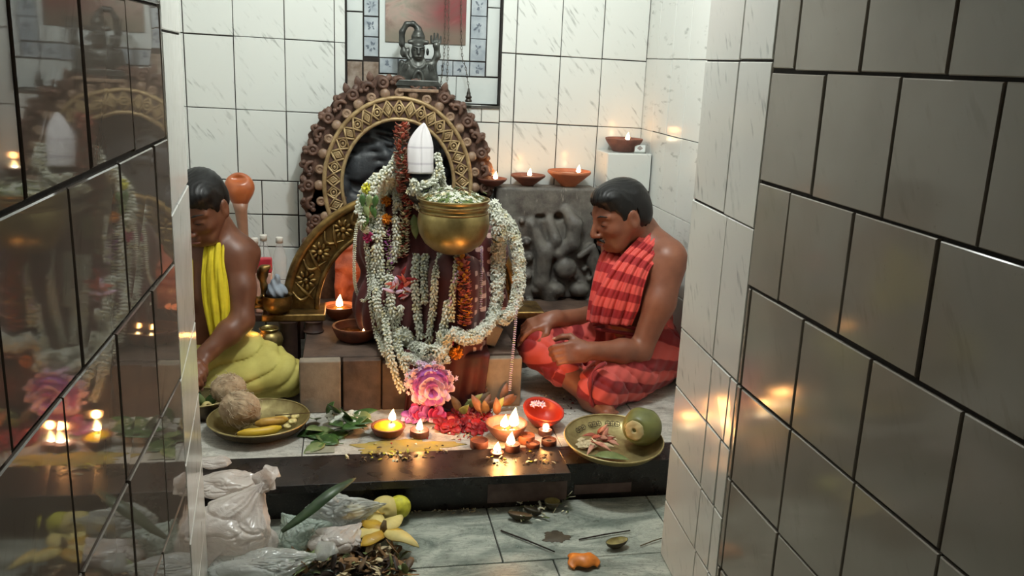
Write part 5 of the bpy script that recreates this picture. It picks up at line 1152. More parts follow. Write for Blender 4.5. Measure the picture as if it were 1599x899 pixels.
scatter('flower_litter', 'dark wet flower waste between the bags under the step', [(405, 760, 470, 800, 0), (420, 752, 500, 790, 0)], [M_DK, M_JASC, M_DK, M_LEAFD, M_JAS], 150, .022, .012, 'litter', .8, zr=.06)
scatter('petal_crumbs', 'white flower bits scattered around the empty pods on the floor', [(800, 778, 850, 818, 0), (840, 775, 890, 812, 0)], [M_JAS, M_JASC, M_LEAF2], 60, .020, .006, 'crumbs', .9, zr=.012)
scatter('petal_crumbs', 'white crumbs and petals along the foot of the riser', [(640, 790, 780, 802, 0), (800, 775, 850, 815, 0), (640, 792, 740, 800, 0)], [M_JASC, M_JAS, M_LEAFD, M_PETC], 120, .010, .005, 'crumbs', .5)
scatter('petal_crumbs', 'fallen petals scattered over the granite edge of the step', [(540, 706, 640, 722, PZ+.004), (560, 700, 700, 716, PZ+.004), (760, 705, 880, 725, PZ+.004)], [M_JASC, M_LEAFD, M_MARY, M_DK], 110, .013, .006, 'crumbs', .4)
scatter('petal_crumbs', 'small bits of flowers strewn over the marble platform', [(560, 660, 760, 700, PZ), (840, 612, 900, 650, PZ), (700, 670, 760, 690, PZ)], [M_JASC, M_DK, M_JAS, M_REDF], 90, .011, .006, 'crumbs', .4)
# ------------------------------------------------------------------ things behind the man in yellow
t = thing('low_bench', 'low dark wooden bench behind the man in yellow holding bottles', 'bench', (-.33, 3.33, PZ)); b = MB(); b.box((-.52, 3.165, .275), (-.165, 3.50, .30)); o = b.build('top', M_WOODD, t, smooth=False); mod(o, 'BEVEL', width=.003, segments=2)
for x in (-.50, -.185):
    for y in (3.185, 3.48): b = MB(); b.box((x-.015, y-.015, PZ), (x+.015, y+.015, .276)); b.build('leg', M_WOODD, t, smooth=False)
M_LADLE = simple('glazed orange wood', srgb(190, 104, 58), .3, .12, 14, .1, dark=srgb(150, 78, 46), coat=.3)
M_LADLES = simple('pale handled wood', srgb(172, 126, 100), .4, .12, 14, .1, dark=srgb(140, 98, 76), coat=.2)
lt = P(373, 268, y=3.42); k_ = (P(397, 290, y=3.42).x-P(349, 290, y=3.42).x)/48
t = thing('ladle_stand', 'tall glossy orange hooded ladle standing upright against the tiled wall', 'ladle', (lt.x, 3.42, .30))
s = SDF(.004); s.ell((lt.x, 3.42, lt.z-24*k_), (23.5*k_, .035, 23*k_), k=.02); s.cap((lt.x, 3.42, lt.z-32*k_), (lt.x+1*k_, 3.42, lt.z-62*k_), 17*k_, 9*k_, .03); s.ell((lt.x, 3.38, lt.z-9*k_), (17*k_, .030, 7*k_), k=.008, sub=True); s.build('hood', M_LADLE, t); b = MB(); b.tube([(lt.x+.5*k_, 3.42, lt.z-50*k_), (lt.x+1*k_, 3.42, lt.z-64*k_), (lt.x+3*k_, 3.42, lt.z-90*k_), (lt.x+5*k_, 3.42, .312)], [13*k_, 10.0*k_, 8.5*k_, 7.5*k_], 20); b.build('stem', M_LADLES, t)
b = MB()
for sx in (-1, 1): b.tube(spline([(lt.x+sx*.012, 3.386, lt.z-38*k_), (lt.x+sx*.022, 3.387, lt.z-28*k_), (lt.x+sx*.010, 3.387, lt.z-20*k_)], 10), .004, 7)
b.tube([(lt.x, 3.385, lt.z-40*k_), (lt.x, 3.384, lt.z-24*k_)], .003, 6); b.build('raised_mark', M_LADLE, t); MB().lathe([(0, .30), (.05, .30), (.05, .306), (.03, .315), (0, .318)], (lt.x+5*k_, 3.42, 0), 24).build('foot', M_WOODD, t)
def glass_mat():
    t = NT('clear bottle plastic'); ts = t.n('BsdfTransparent'); t.set(color=(.8, .8, .8, 1), rough=.08); m2 = t.n('MixShader', Fac=.28); t.link(ts.outputs[0], m2.inputs[1]); t.link(t.b.outputs[0], m2.inputs[2]); t.link(m2.outputs[0], t.out.inputs['Surface']); return t.m
M_PET = glass_mat(); M_CAPW = simple('white bottle cap', srgb(226, 222, 212), .5, .05, 30, .05)
for px, py, y, lb in ((397, 371, 3.30, 'clear plastic bottle nearest to the shoulder of the man in yellow'), (411, 366, 3.37, 'tallest clear plastic bottle, between the other two'), (436, 370, 3.38, 'clear plastic bottle closest to the gilt arch')):
    q = P(px, py, y=y); H = q.z-.30; t = thing('plastic_bottle', lb, 'bottle', (q.x, y, .30), 'clear bottles on the bench'); r = .026
    prof = [(0, .302), (r*.9, .3005), (r, .306)]+[(r*(1-.05*(i % 2)), .30+H*(.1+.055*i)) for i in range(8)]+[(r, .30+H*.60), (r*.9, .30+H*.72), (r*.5, .30+H*.86), (r*.42, .30+H*.90), (r*.42, .30+H*.95)]
    MB().lathe(prof, (q.x, y, 0), 24).build('bottle_body', M_PET, t); MB().lathe([(r*.44, .30+H*.91), (r*.52, .30+H*.91), (r*.52, .30+H*.99), (r*.48, .30+H), (0, .30+H)], (q.x, y, 0), 20).build('cap', M_CAPW, t)
M_REDP = simple('red wrapper', srgb(206, 60, 74), .35, .15, 40, .3); M_PNKP = simple('pinkish wrapper', srgb(226, 178, 160), .4, .15, 40, .3)
q = P(412, 447, y=3.20); t = thing('wrapped_packet', 'red-topped packet standing in front of the clear bottles', 'packet', (q.x, 3.20, .30)); zt = P(412, 402, y=3.20).z; zm = P(412, 425, y=3.20).z
b = MB(); b.box((q.x-.03, 3.185, .3005), (q.x+.03, 3.215, zm)); o = b.build('lower_wrapper', M_PNKP, t, smooth=False); mod(o, 'BEVEL', width=.006, segments=3); b = MB(); b.box((q.x-.031, 3.186, zm), (q.x+.031, 3.214, zt)); o = b.build('upper_wrapper', M_REDP, t, smooth=False); mod(o, 'BEVEL', width=.006, segments=3)
# on the plank
q = P(424, 485, y=3.06); PLK = .353
t = thing('brass_bowl', 'dark worn brass bowl on the plank in front of the gilt arch', 'bowl', (0, 0, 0)); MB().lathe([(0, 0), (.028, 0), (.046, .018), (.052, .04), (.048, .058), (.052, .064), (.049, .064), (.044, .056), (.046, .04), (.03, .012), (0, .008)], n=32).build('body', M_BRASSD, t, auto=60)
b = MB(); b.tube([(-.05, 0, .05), (-.068, -.005, .06), (-.066, -.005, .035), (-.05, 0, .028)], .004, 7); b.build('handle', M_BRASSD, t); t.location = (q.x+.024, 3.01, PLK)
qb = Vector((q.x+.024, 3.01, PLK+.075)); M_BLUEC = simple('grey blue cloth', srgb(150, 160, 172), .8, .1, 40, .2)
s = SDF(.003); s.ell(qb, (.036, .034, .026), k=.01); s.cap(qb+Vector((-.01, 0, .02)), qb+Vector((.004, 0, .052)), .018, .010, .01); s.disp(lambda X: .0022*np.sin(X[..., 0]*260+X[..., 2]*150)); tag(s.build('cloth_bundle', M_BLUEC, loc=qb-Vector((0, 0, .02))), 'knotted grey-blue cloth bundle sitting in the dark brass bowl', 'cloth')
# serpent-shaped brass lamp beside the bowl
qs = P(408, 485, y=3.03); t = thing('brass_serpent', 'small coiled brass serpent figurine at the end of the plank', 'figurine', (qs.x, 3.03, PLK)); s = SDF(.003); x, y, z = qs.x, 3.03, PLK
s.chain([(x-.01+.022*math.cos(a), y+.0+.018*math.sin(a), z+.008+.0035*a) for a in [i*.5 for i in range(26)]], [.009]*26, .004); s.chain([(x+.01, y, z+.045), (x+.012, y-.004, z+.09), (x+.006, y-.006, z+.125), (x+.012, y-.010, z+.15), (x+.03, y-.012, z+.16)], [.010, .011, .013, .015, .008], .01); s.ell((x+.008, y-.006, z+.135), (.020, .008, .022), k=.008)
s.build('body', M_BRASSD, t); b = MB(); [b.ell((x+.016+.004*k, y-.018, z+.156), .0022, n=6, m=5) for k in (0, 1)]; b.tube([(x+.028, y-.013, z+.158), (x+.042, y-.014, z+.154)], .0012, 5); b.build('face', M_BRASS, t)
# small stone with brass pot and lamp at the knee
q = P(418, 528, y=2.93); t = thing('brass_lota', 'small bright brass pot behind the knee of the man in yellow', 'pot', (0, 0, 0)); MB().lathe([(0, 0), (.02, 0), (.040, .016), (.046, .036), (.040, .056), (.026, .066), (.027, .072), (.033, .076), (.031, .078), (.023, .07), (.024, .064), (.036, .054), (.04, .036), (0, .01)], n=36).build('body', M_BRASS, t, auto=60)
b = MB(); b.tube([(.0265*math.cos(a), .0265*math.sin(a), .0695) for a in [i*math.pi/12 for i in range(24)]], .002, 6, closed=True); b.build('neck_ring', M_BRASSD, t); zb_ = q.z-.04; t.location = (q.x+.006, 2.925, zb_+.001)
b = MB(); b.box((q.x-.085, 2.885, PZ+.001), (q.x+.052, 2.962, zb_)); o = b.build('stone_block', M_PEDD, smooth=False, loc=(q.x, 2.9, PZ)); mod(o, 'BEVEL', width=.005, segments=2); tag(o, 'dark stone block carrying the small brass pot by the yellow knee', 'stone block')
qf = P(397, 522, y=2.905); clay_lamp('clay_lamp', 'tiny lit lamp on the dark stone block beside the small brass pot', (qf.x, 2.905, zb_+.001), .018, .016, M_BRASSD, [(0, 0, .032, .010)], None, 'cup', M_OIL, light=.5)
# wedge stone by the idol
q = P(775, 548, z=PT); b = MB(); b.box((-.03, -.02, 0), (.03, .02, .07), mat=RM(0, 24, 10)); o = b.build('broken_stone', M_PEDS, smooth=False); o.location = (q.x-.03, 2.80, PT+.014); mod(o, 'BEVEL', width=.004, segments=2); tag(o, 'tilted broken grey stone beside the red drape under the fluffy garland', 'stone')
# ------------------------------------------------------------------ people
def skin_mat(name, c1, c2, rough=.42):
    t = NT(name); p = t.pos(); t.set(color=t.mix(t.ramp(t.noise(p, 14, 5), (.3, 0.0), (.7, 1.0)), c2, c1), rough=rough, spec=.4, sub=.12); t.b.inputs['Subsurface Radius'].default_value = (.02, .008, .004); t.b.inputs['Subsurface Scale'].default_value = .25
    t.bump(t.noise(p, 240, 4), .12, .001); return t.m
M_SKIN = skin_mat('brown skin', srgb(142, 92, 70), srgb(118, 72, 54)); M_SKIN2 = skin_mat('dark brown skin', srgb(118, 76, 56), srgb(96, 60, 44))
def hair_mat():
    t = NT('black hair'); p = t.obj(); n = t.noise(t.mapping(p, (260, 60, 60), (0, .3, .6)), 1.0, 3, .6); t.set(color=t.mix(n, srgb(8, 8, 9), srgb(18, 17, 18)), rough=.42, spec=.35); t.bump(n, .35, .002); return t.m
M_HAIR = hair_mat(); M_BROW = simple('eyebrow hair', srgb(26, 20, 18), .7, .1, 60, 0); M_EYE = simple('eye white', srgb(196, 182, 170), .2, .05, 30, 0); M_IRIS = simple('dark iris', srgb(24, 16, 12), .1, .1, 60, 0); M_LIP = simple('brown lip', srgb(120, 70, 60), .4, .1, 60, .05); M_NAIL = simple('finger nail', srgb(186, 140, 120), .3, .05, 60, 0)
class Head:
    """head frame: f forward, l its left, u up; lengths for a 23 cm adult head"""
    def __init__(s, c, yaw, pitch, roll=0, k=1.0):
        # yaw: direction of the face in the ground plane in degrees (0 = +x, 90 = +y)
        R = Matrix.Rotation(math.radians(yaw), 3, 'Z') @ Matrix.Rotation(math.radians(pitch), 3, 'Y') @ Matrix.Rotation(math.radians(roll), 3, 'X')
        s.R = R; s.c = Vector(c); s.k = k
    def p(s, f, l, u): return s.c+s.R @ Vector((f, l, u))*s.k
    def add(s, S_, neck, neckr=.052):
        R = np.array(s.R); e = lambda c, r, k=.015, sub=False: S_.ell(s.p(*c), [q*s.k for q in r], R, k=k, sub=sub)
        c_ = lambda a, b, ra, rb=None, k=.01, sub=False: S_.cap(s.p(*a), s.p(*b), ra*s.k, (rb if rb is not None else ra)*s.k, k, sub)
        e((-.012, 0, .018), (.094, .074, .088)); e((.030, 0, -.030), (.058, .056, .075), .03); c_((.045, -.022, -.088), (.045, .022, -.088), .022, None, .03); e((.062, 0, -.094), (.020, .020, .016), .015)
        for sd in (-1, 1):
            c_((-.002, sd*.058, -.035), (.040, sd*.030, -.086), .020, .018, .03); e((.052, sd*.044, -.026), (.022, .018, .018), .02)
            c_((.072, sd*.012, .022), (.058, sd*.050, .020), .012, .009, .014)
            e((.080, sd*.033, .000), (.016, .017, .011), .014, True); e((.066, sd*.032, -.001), (.0155, .0165, .0125), .004)
            c_((.0800, sd*.022, -.003), (.0745, sd*.044, -.004), .0035, None, .003)
            e((.094, sd*.0125, -.040), (.010, .0075, .0075), .006)
            e((-.012, sd*.079, -.010), (.021, .010, .034), .006); e((-.007, sd*.088, -.006), (.011, .006, .018), .005, True); e((-.012, sd*.077, -.036), (.009, .007, .010), .006); c_((.002, sd*.078, .004), (.004, sd*.078, -.018), .004, None, .004)
        c_((.084, 0, .010), (.108, 0, -.030), .0085, .0105, .010); e((.107, 0, -.036), (.011, .0115, .0095), .006)
        c_((.086, -.013, -.0615), (.086, .013, -.0615), .0085, None, .008); c_((.085, -.011, -.072), (.085, .011, -.072), .0090, None, .007); c_((.097, -.024, -.0668), (.097, .024, -.0668), .0022, None, .002, True)
        S_.cap(s.p(-.030, 0, -.055), neck, neckr*1.0*s.k, neckr*1.05, .03)
    def parts(s, root, hair_front=.062, k_top=.012, brow=True, moustache=True, fringe=0, long_nape=-.055):
        R = np.array(s.R); S_ = SDF(.003); c0 = np.array(s.c); kk = s.k
        S_.ell(s.p(-.016, 0, .026), [.1005*kk, .0805*kk, .0915*kk], R, k=.01); S_.ell(s.p(.030, .012, .075), [.055*kk, .06*kk, .038*kk], R, k=.02); S_.ell(s.p(-.055, 0, -.012), [.062*kk, .070*kk, .07*kk], R, k=.02)
        def cut(X):
            q = (X-c0)@R/kk; f, l, u = q[..., 0], q[..., 1], q[..., 2]
            ln = np.where(f > .02, hair_front-.10*np.clip(.085-f, 0, .065)/.065*.45, np.where(f > -.034, .016, long_nape)); side = np.where((f > .004) & (f <= .024), -.028, ln)
            side = np.where(f > .024, np.maximum(hair_front-.9*np.clip(.078-f, 0, .06), .012), side)
            return (side+.005*np.sin(l*230+f*310)+.003*np.sin(f*700+l*90)-u)*kk*.8
        S_.cut(cut)
        def ridg(X):
            q = (X-c0)@R/kk; return .0007*np.sin(q[..., 1]*420+6*np.sin(q[..., 0]*40))*np.clip(q[..., 2]*30, 0, 1)
        S_.disp(ridg); S_.build('hair', M_HAIR, root, loc=tuple(s.c))
        b = MB()
        for k in range(fringe):
            l = random.uniform(-.05, .05); p0 = (random.uniform(.0, .06), l, .115-abs(l)*.35); pts = [s.p(*p0), s.p(p0[0]+.035, l*1.15, p0[2]-.012), s.p(min(.094, p0[0]+.055), l*1.25+.003, p0[2]-.040+random.uniform(-.006, .006))]
            b.tube(pts, [.0032*kk, .0028*kk, .0008*kk], 5)
        if fringe: b.build('fringe', M_HAIR, root)
        for sd in (-1, 1):
            if brow: b = MB(); b.tube([s.p(.0835, sd*.014, .0225), s.p(.0800, sd*.034, .0285), s.p(.066, sd*.052, .024)], [.0036*kk, .0042*kk, .002*kk], 6, flat=.8); b.build('eyebrow', M_BROW, root)
            b = MB(); b.tube([s.p(.0805, sd*.020, -.0045), s.p(.0815, sd*.033, -.0068), s.p(.0745, sd*.046, -.004)], [.0011*kk, .0018*kk, .001*kk], 6); b.build('eyelash', M_BROW, root)
        if moustache:
            b = MB()
            for k in range(60):
                l = random.uniform(-.027, .027); b.tube([s.p(.0965-abs(l)*.30, l, -.0505-abs(l)*.12), s.p(.0975-abs(l)*.34, l*1.12, -.0595-abs(l)*.22)], [.0018*kk, .0006*kk], 4)
            b.tube([s.p(.088, -.030, -.062), s.p(.0945, -.014, -.0535), s.p(.0965, 0, -.0515), s.p(.0945, .014, -.0535), s.p(.088, .030, -.062)], [.002*kk, .0042*kk, .0040*kk, .0042*kk, .002*kk], 7); b.build('moustache', M_BROW, root)
        b = MB(); b.tube([s.p(.0925, -.022, -.0715), s.p(.0955, -.008, -.0725), s.p(.0955, .008, -.0725), s.p(.0925, .022, -.0715)], [.002*kk, .0045*kk, .0045*kk, .002*kk], 7); b.build('lower_lip', M_LIP, root)
def hand(S_, wrist, d, nrm_, side, curl=.6, k=1.0, spread=.10, nails=None, curls=None):
    """wrist, pointing direction d, palm normal (the way the palm looks); side +1 puts the thumb along d x n"""
    d = Vector(d).normalized(); n = Vector(nrm_); n = (n-d*n.dot(d)).normalized(); t = d.cross(n)*side; W = Vector(wrist)
    S_.box(W+d*.045*k, (.042*k, .036*k, .012*k), np.array(Matrix((d, t, n)).transposed()), rr=.010*k, k=.012); S_.cap(W-d*.02*k, W+d*.03*k, .023*k, .024*k, .02); S_.cap(W+d*.02*k+t*.022*k, W+d*.055*k+t*.030*k, .015*k, .012*k, .012)
    for i, (off, L, r) in enumerate(((.027, .072, .0088), (.009, .080, .0092), (-.009, .074, .0088), (-.026, .058, .0078))):
        c = curls[i] if curls else curl*(1+.10*i); a = 0; p = W+d*.080*k+t*off*k; dirs = [.42, .33, .25]; pts = [W+d*.05*k+t*off*.8*k, p]; sp = off*spread*8
        for s_, q in zip(dirs, (c*.7, c*1.0, c*.8)):
            a += q; v = (d*math.cos(a)+n*math.sin(a)+t*sp*math.cos(a)).normalized(); p = p+v*L*s_*k; pts.append(p)
        S_.chain(pts, [r*1.1*k, r*1.08*k, r*k, r*.92*k, r*.74*k], .0035)
        if nails is not None: nails.append((pts[-1], (pts[-1]-pts[-2]).normalized(), -(n*math.cos(a)-d*math.sin(a)), r*k))
    a0 = (d*.55+t*.75+n*.35).normalized(); p = W+d*.028*k+t*.030*k; q = p+a0*.034*k; e = q+(d*.85+t*.15+n*.5).normalized()*.028*k; f = e+(d*.8-t*.15+n*.55).normalized()*.024*k
    S_.chain([p, q, e, f], [.0145*k, .0115*k, .0105*k, .0085*k], .006)
    if nails is not None: nails.append((f, (f-e).normalized(), t*.6-n*.6, .0095*k))
def add_nails(nails, root):
    for p, d, up, r in nails:
        b = MB(); up = (up-d*up.dot(d)).normalized(); R = Matrix((d.cross(up), d, up)).transposed(); b.ell(p+up*r*.62+d*r*.15, (r*.62, r*.85, r*.28), R, 8, 6); b.build('nail', M_NAIL, root)
def stripe_mat(name, ca, cb, freq, axis, cross=None, thin=None):
    t = NT(name); a = t.n('Attribute', attribute_name='cloth').outputs['Vector']; s_ = t.n('SeparateXYZ'); t.link(a, s_.inputs[0]); n = t.noise(t.pos(), 26, 3)
    f = t.math('FRACT', t.math('MULTIPLY', t.math('ADD', s_.outputs[axis], t.math('MULTIPLY', n, .004)), freq)); g = t.ramp(f, (.44, 0.0), (.48, 1.0), (.96, 1.0), (1.0, 0.0)); c = t.mix(g, ca, cb)
    if cross:
        f2 = t.math('FRACT', t.math('MULTIPLY', s_.outputs[1 if axis == 0 else 0], cross)); c = t.mix(t.ramp(f2, (.0, .0), (.06, .35), (.12, .0)), c, thin)
    t.set(color=c, rough=.75, sheen=.15); t.bump(t.noise(t.pos(), 320, 3), .25, .001); return t.m
# ================================================================ man in red, sitting cross-legged, face towards the idol
M_SHAWL = stripe_mat('red checked shawl', srgb(160, 22, 28), srgb(218, 82, 74), 14.5, 1, 9.0, srgb(150, 20, 30))
M_DHOTI = stripe_mat('red striped dhoti', srgb(128, 15, 20), srgb(196, 78, 70), 10.5, 0)
base = Vector((1.0, 2.90, PZ)); man = thing('person', 'seated man with black hair, red checked shawl and red striped dhoti, facing the idol', 'person', base)
hd = Head(P(966, 334, y=2.87), 192, 20, 0, 1.03); S_ = SDF(.0042)
pel = (1.055, 2.95, .235); nk = (1.005, 2.93, .665)
S_.ell((1.06, 2.95, .215), (.125, .165, .10), k=.05); S_.cap((1.05, 2.945, .28), (1.03, 2.94, .42), .115, .118, .05); S_.ell((1.025, 2.935, .50), (.105, .155, .14), k=.05); S_.ell((1.015, 2.935, .565), (.095, .165, .075), k=.05)
S_.ell((.955, 2.88, .51), (.05, .07, .06), k=.04); S_.ell((.985, 2.935, .34), (.07, .12, .09), k=.05)
shL = Vector(P(1046, 408, y=2.79)); shR = Vector((.99, 3.10, .60)); S_.cap(nk, shL+Vector((0, .03, .02)), .05, .056, .05); S_.cap(nk, shR, .05, .056, .05)
hd.add(S_, nk)
elL = Vector(P(1000, 548, y=2.72)); wrL = Vector(P(918, 548, y=2.655)); S_.chain([shL, shL.lerp(elL, .45)+Vector((.006, -.012, 0)), elL], [.060, .050, .038], .03); S_.chain([elL, elL.lerp(wrL, .35), wrL], [.038, .040, .027], .02)
nails = []; hand(S_, wrL, (wrL-elL)+Vector((0, .03, -.03)), (.1, .9, -.5), -1, .75, 1.0, .06, nails)
elR = Vector(P(950, 495, y=2.98)); wrR = Vector(P(862, 498, y=2.84)); S_.chain([shR, shR.lerp(elR, .5), elR], [.058, .048, .037], .03); S_.chain([elR, elR.lerp(wrR, .35), wrR], [.037, .039, .026], .02)
hand(S_, wrR, (-.86, -.12, -.22), (-.10, .25, -.95), 1, .7, 1.0, .07, nails, [.45, .7, .8, .85])
hipL = Vector((1.07, 2.87, .215)); hipR = Vector((1.03, 3.03, .215)); knL = Vector(P(938, 606, y=2.66)); knR = Vector(P(848, 540, y=2.84)); anR = Vector(P(925, 648, y=2.64)); anR.z = max(anR.z, PZ+.04); anL = Vector((1.03, 2.98, PZ+.06))
S_.chain([hipL, hipL.lerp(knL, .5), knL], [.095, .082, .060], .03); S_.chain([hipR, hipR.lerp(knR, .5), knR], [.095, .082, .060], .03)
S_.chain([knR, knR.lerp(anR, .35)+Vector((0, 0, -.005)), anR], [.058, .054, .034], .02); S_.chain([knL, knL.lerp(anL, .4), anL], [.058, .052, .036], .02)
toe = anR+Vector((.04, -.05, -.022)); S_.chain([anR+Vector((-.01, .01, -.012)), anR.lerp(toe, .5)+Vector((0, 0, -.006)), toe], [.032, .029, .020], .02)
for k in range(5): a = toe+Vector((-.020+.010*k, -.006+.004*k, -.002)); S_.cap(a, a+Vector((.010, -.026+.003*k, -.004)), .010-.0008*k, .008-.0007*k, .003)
S_.cut(lambda X: (PZ+.002)-X[..., 2])
S_.build('body', M_SKIN, man); hd.parts(man, .066); add_nails(nails, man)
# dhoti: cloth round hips, thighs and knees, open over the near shin
S_ = SDF(.005); S_.ell((1.06, 2.95, .225), (.140, .185, .115), k=.04); S_.cap((1.045, 2.945, .25), (1.035, 2.945, .345), .128, .122, .04)
S_.chain([hipL, hipL.lerp(knL, .5), knL+Vector((-.004, 0, 0))], [.115, .100, .076], .03); S_.chain([hipR, hipR.lerp(knR, .5), knR+Vector((-.012, -.004, 0))], [.115, .102, .078], .03)
S_.chain([knR, knR.lerp(anR, .42)], [.076, .066], .02); S_.chain([knL, knL.lerp(anL, .5), anL], [.074, .07, .06], .02)
S_.cap(hipL.lerp(knL, .6)+Vector((0, .05, -.03)), hipR.lerp(knR, .6)+Vector((0, -.03, -.03)), .06, None, .05)
def folds(X):
    return .010*np.exp(-np.abs(np.sin((X[..., 0]*.9+X[..., 1]*.7+X[..., 2]*1.3)*26+1.5*np.sin(X[..., 1]*16+X[..., 0]*9)))*5)-.002+.002*np.sin((X[..., 0]*1.5-X[..., 2]*1.2)*80)
S_.disp(folds); S_.cut(lambda X: (PZ+.001)-X[..., 2])
dsh = np.array((anR-knR).normalized())
S_.cut(lambda X: np.where((X[..., 0] < .93) & (X[..., 2] < .30), ((X-np.array(knR))@dsh)-.13, -1.0) if False else -np.ones(X.shape[:-1]))
def dh_attr(V):
    out = np.zeros((len(V), 3)); A_ = np.array(hipL); B_ = np.array(knL); C_ = np.array(hipR); D_ = np.array(knR)
    def seg(p, a, b): d = b-a; t = np.clip(((p-a)@d)/(d@d), 0, 1.4); return np.linalg.norm(p-a-t[:, None]*d, axis=1), t*np.linalg.norm(d)
    d1, t1 = seg(V, A_, B_); d2, t2 = seg(V, C_, D_)
    out[:, 0] = np.where(d1 < d2, (V[:, 2]*1.2+V[:, 0]*.45-V[:, 1]*.2), t2*1.05+V[:, 2]*.5); out[:, 1] = V[:, 1]; return out
S_.build('dhoti', M_DHOTI, man, attr=dh_attr)
b = MB(); q0 = knL+Vector((-.062, -.035, .055))
b.tube(spline([P(946, 566, y=2.62), P(926, 580, y=2.60), P(921, 606, y=2.59), P(924, 630, y=2.60), P(930, 640, y=2.62)], 16), [.007+.004*math.sin(i*1.1) for i in range(17)], 8, flat=.7); b.build('twisted_hem', M_DHOTI, man)
b = MB(); b.tube(spline([P(928, 512, y=2.79), P(950, 516, y=2.775), P(975, 520, y=2.77), P(1000, 524, y=2.77)], 12), .011, 8, flat=.6); b.tube(spline([P(926, 507, y=2.80), P(952, 505, y=2.77), P(996, 514, y=2.765)], 12), .006, 8); b.build('waist_roll', M_DHOTI, man)
# shawl round the neck, both ends hanging down the chest
def shawl(name, rows, mat, root, pleats, amp, nu=60, nv=72, thick=.004, hem=0.0):
    """rows: (edge point a, edge point b, bulge) down the length; pleats run along the length"""
    A_ = spline([r[0] for r in rows], nv); B_ = spline([r[1] for r in rows], nv); K = [r[2] for r in rows]; L = plen(A_)
    def fn(u, v):
        i = min(nv, int(round(v*nv))); a, c = A_[i], B_[i]; q = v*(len(K)-1); j = min(len(K)-2, int(q)); bl = K[j]+(K[j+1]-K[j])*(q-j)
        w_ = (c-a); d = (A_[min(nv, i+1)]-A_[max(0, i-1)]).normalized(); nn = w_.cross(d).normalized(); 
        if nn.y > 0: nn = -nn
        p = a+w_*u+nn*(bl*math.sin(math.pi*u)); p += nn*amp*(math.sin(u*pleats*2*math.pi+1.2*math.sin(v*5))+.5*math.sin(u*pleats*4.3*math.pi+v*4))*(.35+.65*v)
        return p
    b = MB(); b.grid(fn, nu, nv)
    for k in b.uv: u, v = b.uv[k]; b.uv[k] = (u*.22, v*L)
    o = b.build(name, mat, root); mod(o, 'SOLIDIFY', thickness=thick, offset=0); return o
sh = [((P(1012, 350, y=2.99)), P(1022, 374, y=2.94), .012), (P(1016, 350, y=2.90), P(1037, 378, y=2.85), .014), (P(995, 374, y=2.835), P(1036, 396, y=2.79), .014), (P(966, 405, y=2.80), P(1016, 418, y=2.755), .012), (P(944, 436, y=2.79), P(1005, 448, y=2.735), .012), (P(926, 468, y=2.785), P(998, 480, y=2.735), .012), (P(919, 502, y=2.785), P(986, 508, y=2.74), .010)]
shawl('shawl', sh, M_SHAWL, man, 4, .0065)
sh2 = [(P(1010, 352, y=2.99), P(1024, 372, y=3.0), .01), (P(992, 362, y=3.0), P(1000, 385, y=2.96), .01), (P(962, 378, y=2.95), P(985, 400, y=2.87), .012), (P(940, 395, y=2.90), P(968, 420, y=2.825), .012), (P(928, 430, y=2.87), P(955, 445, y=2.81), .010), (P(920, 468, y=2.86), P(945, 480, y=2.80), .010), (P(916, 500, y=2.85), P(938, 506, y=2.80), .008)]
shawl('shawl_end', sh2, M_SHAWL, man, 3, .005, 30, 60)
# ================================================================ man in yellow, half hidden by the door jamb
M_YEL = simple('yellow cotton', srgb(226, 208, 40), .75, .08, 20, .2, dark=srgb(196, 176, 30)); M_YELD = simple('pale yellow dhoti', srgb(206, 196, 108), .75, .1, 16, .25, dark=srgb(180, 166, 84))
base = Vector((-.43, 2.98, PZ)); boy = thing('person', 'seated man with a yellow scarf and pale yellow dhoti, partly behind the door jamb', 'person', base)
hd = Head(P(311, 322, y=2.86), 250, 30, 0, .98); S_ = SDF(.0042); nk = (-.435, 2.965, .655)
S_.ell((-.475, 2.99, .215), (.155, .12, .10), k=.05); S_.cap((-.475, 2.975, .28), (-.455, 2.965, .44), .105, .11, .05); S_.ell((-.445, 2.965, .52), (.145, .095, .13), k=.05); S_.ell((-.44, 2.965, .575), (.155, .085, .065), k=.05)
hd.add(S_, nk, .048)
shL = Vector(P(366, 402, y=2.93)); shR = Vector((-.60, 2.97, .585)); S_.cap(nk, shL, .048, .050, .05); S_.cap(nk, shR, .048, .052, .05)
elL = Vector(P(378, 500, y=2.84)); wrL = Vector(P(322, 552, y=2.76)); S_.chain([shL, shL.lerp(elL, .5)+Vector((.008, 0, 0)), elL], [.054, .045, .037], .03); S_.chain([elL, elL.lerp(wrL, .35), wrL], [.037, .039, .027], .02)
nails = []; hand(S_, wrL, (wrL-elL)+Vector((-.03, 0, -.02)), (.2, .2, -1), 1, .6, .95, .08, nails)
elR = Vector((-.66, 2.86, .36)); wrR = Vector((-.52, 2.72, .30)); S_.chain([shR, elR], [.052, .037], .03); S_.chain([elR, wrR], [.038, .026], .02); hand(S_, wrR, (.7, -.5, -.3), (.2, .2, -1), -1, .6, .95, .08, nails)
hipL = Vector((-.41, 2.98, .21)); hipR = Vector((-.54, 2.98, .21)); knL = Vector(P(441, 588, y=2.83)); knR = Vector((-.72, 2.80, .20)); anL = Vector((-.47, 2.83, PZ+.05)); anR = Vector((-.40, 2.88, PZ+.05))
for a, c, e in ((hipL, knL, anL), (hipR, knR, anR)):
    S_.chain([a, a.lerp(c, .5), c], [.092, .078, .056], .03); S_.chain([c, c.lerp(e, .35), e], [.056, .052, .034], .02); S_.chain([e, e+Vector((-.05 if a is hipL else .05, -.01, -.018)), e+Vector((-.11 if a is hipL else .11, -.02, -.028))], [.032, .028, .018], .02)
